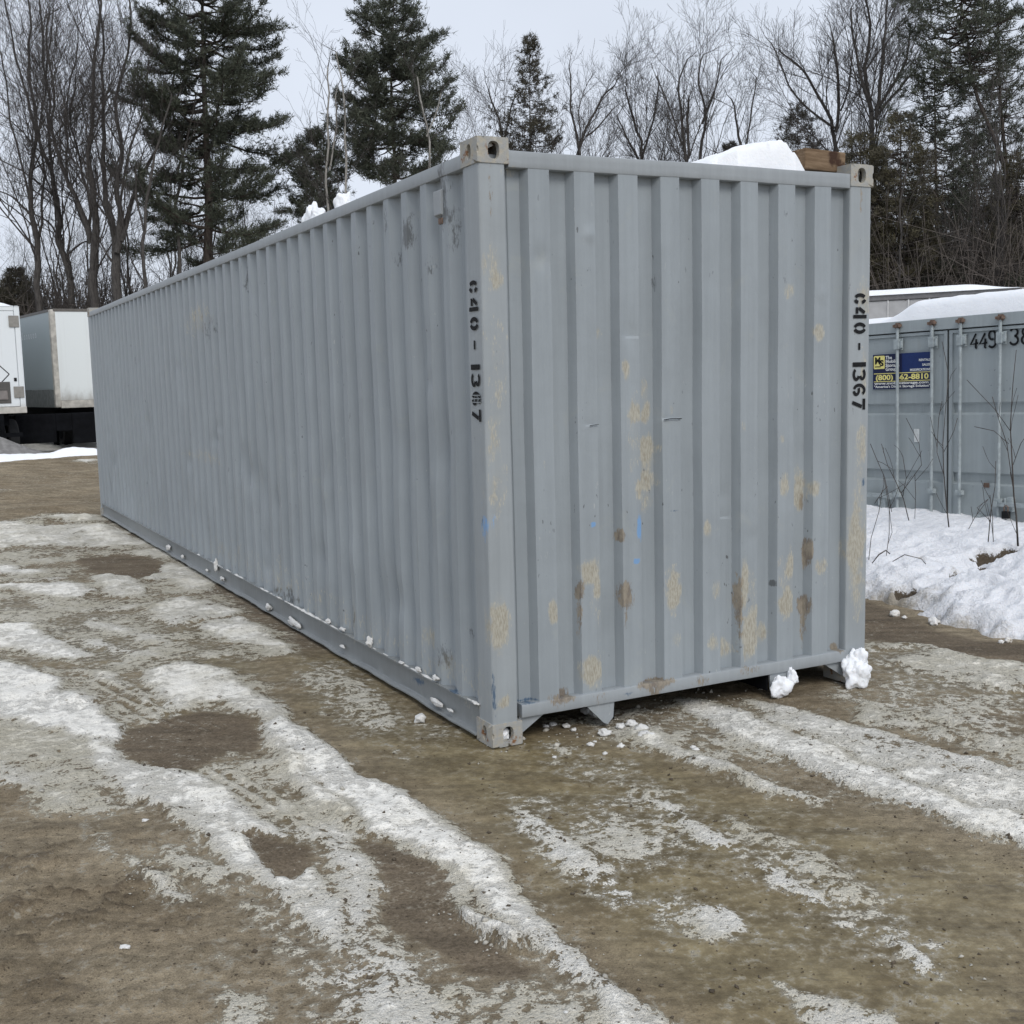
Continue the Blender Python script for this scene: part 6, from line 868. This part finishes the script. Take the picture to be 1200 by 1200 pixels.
for k in range(4):
    root = empty('bare_tree', (0, 0, 0), 'one of the many bare grey trees filling the wood behind the yard', 'tree', 'bare trees of the wood behind the yard'); generic(100 + k, 13 + k, .12, 1 + k % 3).build(root, M_BARK, M_TWIG); protos.append(root)
for k, (x, y, rz, s) in enumerate(FILL_TREES):
    o = protos[k] if k < 4 else copy_tree(protos[k % 4]); o.location = (x, y, -.4 if x > 6 else 0); o.rotation_euler = (0, 0, rz); o.scale = (s, s, s)

# ------------------------------------------------------------------ conifers
def conifer(root, H_, zlow, prof, bend, dn, seed, kind, tr):
    P_ = kind in ('pine', 'sparse'); rn = np.random.default_rng(seed); tk = MB(); pz = np.array([p[0] for p in prof]); pw = np.array([p[1] for p in prof]); o_ = np.argsort(pz); pz = pz[o_]; pw = pw[o_]
    bz = np.array([b[2] for b in bend]); bx = np.array([b[0] for b in bend]); by = np.array([b[1] for b in bend]); q = np.argsort(bz); bz, bx, by = bz[q], bx[q], by[q]
    ax = lambda z: np.array([np.interp(z, bz, bx), np.interp(z, bz, by), z])
    zz = np.linspace(-.1, H_, 26); tk.tube([ax(z) for z in zz], [max(.02, tr * (1.15 - 1.05 * max(z, 0) / H_)) for z in zz], 8, caps=False)
    base = []; dirs = []
    z = zlow; step = (H_ - zlow) / (25 if P_ else 26)
    while z < H_ - .15:
        w = np.interp(z, pz, pw); nb = rn.integers(5, 9) if P_ else rn.integers(5, 8); a0 = rn.uniform(0, 6.28)
        for k in range(nb):
            a = a0 + 6.283 * k / nb + rn.normal(0, .25); L = max(.25, w * (rn.uniform(.45, 1.12) if P_ else rn.uniform(.55, 1.1))); zb = z + rn.normal(0, .6 * step); rise = rn.uniform(-.15, .55) if P_ else rn.uniform(-.18, .12)
            if P_ and rn.random() < .10: L *= .5
            n = 7; P = []
            for i in range(n + 1):
                f = i / n; droop = -.10 * L * math.sin(f * 3.1) if P_ else -.06 * L * f
                P.append(ax(max(0, min(zb, H_))) + np.array([math.cos(a) * L * f, math.sin(a) * L * f, L * rise * f * f + droop * (1 if rise < .25 else .3)]) + rn.normal(0, .03 * L * f, 3))
            P = np.array(P); tk.tube(P, [max(.008, tr * .30 * (L / (pw.max() + .1)) ** .5 * (1 - .85 * i / n)) for i in range(n + 1)], 4, caps=False)
            # side twigs
            nt = max(3, int(L * (8.5 if P_ else 9) * dn))
            for _ in range(nt):
                f = rn.uniform(.25, 1) ** .8; i = min(n - 1, int(f * n)); b = P[i] + (P[i + 1] - P[i]) * (f * n - i); d = (P[i + 1] - P[i]); d /= np.linalg.norm(d); sd = np.cross(d, (0, 0, 1)) * (1 if rn.random() < .5 else -1)
                tl = (L * .42 * (1 - .75 * f) + .22) * rn.uniform(.45, 1.15) if P_ else L * rn.uniform(.12, .32) * (1.15 - .5 * f) + .14; td = d * rn.uniform(.5, 1) + sd * rn.uniform(.3, 1) + np.array([0, 0, rn.uniform(-.18, .55)]); td /= np.linalg.norm(td)
                m = max(2, int(tl / .13))
                for j in range(m): base.append(b + td * tl * (j + rn.random()) / m + rn.normal(0, .05, 3)); dirs.append(td)
                if tl > .3: tk.tube([b, b + td * tl], [.008, .004], 3, caps=False)
            m = max(2, int(L * .4 / .1))
            for j in range(m): base.append(P[-1] + (P[-2] - P[-1]) * 2.5 * rn.random() + rn.normal(0, .05, 3)); dirs.append((P[-1] - P[-2]) / np.linalg.norm(P[-1] - P[-2]))
        z += step * rn.uniform(.75, 1.25)
    B = np.array(base); Dm = np.array(dirs); K = 7; M = len(B) * K; B = np.repeat(B, K, 0); Dm = np.repeat(Dm, K, 0)
    B = B + rn.normal(0, .035, B.shape); dd = Dm * .6 + rn.normal(0, .75, (M, 3)) + (0, 0, .25); dd /= np.linalg.norm(dd, axis=1, keepdims=True); ln = rn.uniform(.12, .25, (M, 1)) * (1.05 if P_ else .85); wd = np.cross(dd, rn.normal(0, 1, (M, 3))); wd /= np.linalg.norm(wd, axis=1, keepdims=True); wd *= rn.uniform(.009, .021, (M, 1))
    V = np.stack([B - wd, B + wd, B + dd * ln], 1).reshape(-1, 3); F = np.arange(M * 3).reshape(-1, 3)
    quick_build(tk, 'trunk', M_PBARK, root)
    link('crown', np_mesh('crown', V, F), {'pine': M_PINE, 'sparse': M_SPRUCE, 'spruce': M_SPRUCE, 'olive': M_OLIVE}[kind], root); return M
ntri = 0; cons = []
for (name, label, group, b, top, cb, prf, bend, dn, seed, kind, tr) in CONIFERS:
    root = empty(name, b, label, 'tree', group); ntri += conifer(root, top, max(cb, .6), prf, bend, dn, seed, kind, tr); cons.append(root)
src = [cons[5], cons[10], cons[6]]
for k, (x, y, rz, s) in enumerate(FILL_PINES):
    o = copy_tree(src[k % 3]); o.location = (x, y, -.4 if x > 6 else 0); o.rotation_euler = (0, 0, rz); o.scale = (s * 1.15, s * 1.15, s); o['label'] = 'one of the dark evergreens crowded together in the wood at the back'; o['group'] = 'evergreens crowded in the wood'
# ------------------------------------------------------------------ undergrowth: leafless brush along the wood's edge
def brush():
    rn = np.random.default_rng(8); Vs = []; Fs = []; k0 = 0
    for (ax_, ay, bx_, by_, n, hh) in BRUSH:
        t = rn.random(n); px = ax_ + (bx_ - ax_) * t; py = ay + (by_ - ay) * t + rn.normal(0, 1.6, n); px = px + rn.normal(0, 1.0, n); pz = np.where(px > 6, -.4, 0.)
        h = hh * rn.uniform(.35, 1.05, n); lean = rn.normal(0, .34, (n, 2))
        B = np.stack([px, py, pz], -1); T = B + np.stack([lean[:, 0] * h, lean[:, 1] * h, h], -1); segs = [(B, T, rn.uniform(.008, .03, n) * (1.6 if hh > 7 else 1))]
        for q in range(6):
            f = rn.uniform(.2, .95, n)[:, None]; b = B + (T - B) * f; d = rn.normal(0, 1, (n, 3)) * (1.2, 1.2, .6) + (0, 0, .35); segs.append((b, b + d * rn.uniform(.25, .9, (n, 1)) * (hh / 4) ** .5, rn.uniform(.006, .014, n) * (1.5 if hh < 6 or hh > 7.3 and ax_ < 0 else 1)))
        for b, t_, r in segs:
            d = t_ - b; u = np.cross(d, (.3, .9, .1)); u /= np.linalg.norm(u, axis=1, keepdims=True) + 1e-9; w = np.cross(d, u); w /= np.linalg.norm(w, axis=1, keepdims=True) + 1e-9
            ring = [u * math.cos(a) + w * math.sin(a) for a in (0, 2.094, 4.189)]; r = r[:, None]
            V = np.stack([b + ring[0] * r, b + ring[1] * r, b + ring[2] * r, t_ + ring[0] * r * .4, t_ + ring[1] * r * .4, t_ + ring[2] * r * .4], 1).reshape(-1, 3); m = len(b); o_ = k0 + 6 * np.arange(m)[:, None]
            Fs.append(np.concatenate([o_ + np.array([[0, 1, 4, 3]]), o_ + np.array([[1, 2, 5, 4]]), o_ + np.array([[2, 0, 3, 5]])])); Vs.append(V); k0 += len(V)
    return np_mesh('undergrowth', np.vstack(Vs), np.vstack(Fs))
tag(link('undergrowth', brush(), M_BRUSH), kind='stuff')
# saplings poking out of the snow bank
M_SAP = bark_mat('dark_sapling_bark', (.045, .038, .034), (.10, .088, .08))
for k, (label, base, stems) in enumerate(SAPLINGS):
    t = Tree(300 + k); t.rmin = .0022; stick = 'stick' in label
    root = empty('fallen_stick' if stick else 'sapling', base, label, 'stick' if stick else 'sapling')
    for st in stems:
        pts = [Vector(p[:3]) for p in st]; t.trunk.tube(pts, [p[3] * .72 for p in st], 6)
        if stick: continue
        for i in range(1, len(pts)):
            for _ in range(t.r.choice((0, 1, 1))): t.fork(pts[i - 1].lerp(pts[i], t.r.random()), (pts[i] - pts[i - 1]).normalized(), t.r.uniform(.12, .34), .0028, 3, .5, 3)
    for v_i in range(len(t.crown.v)): pass
    quick_build(t.trunk, 'stem', M_SAP, root)
    if t.crown.v: tag(quick_build(t.crown, 'twigs', M_SAP, root), kind='stuff')
print('needle tris', ntri, 'tris', sum(len(p.vertices) - 2 for m in bpy.data.meshes for p in m.polygons))
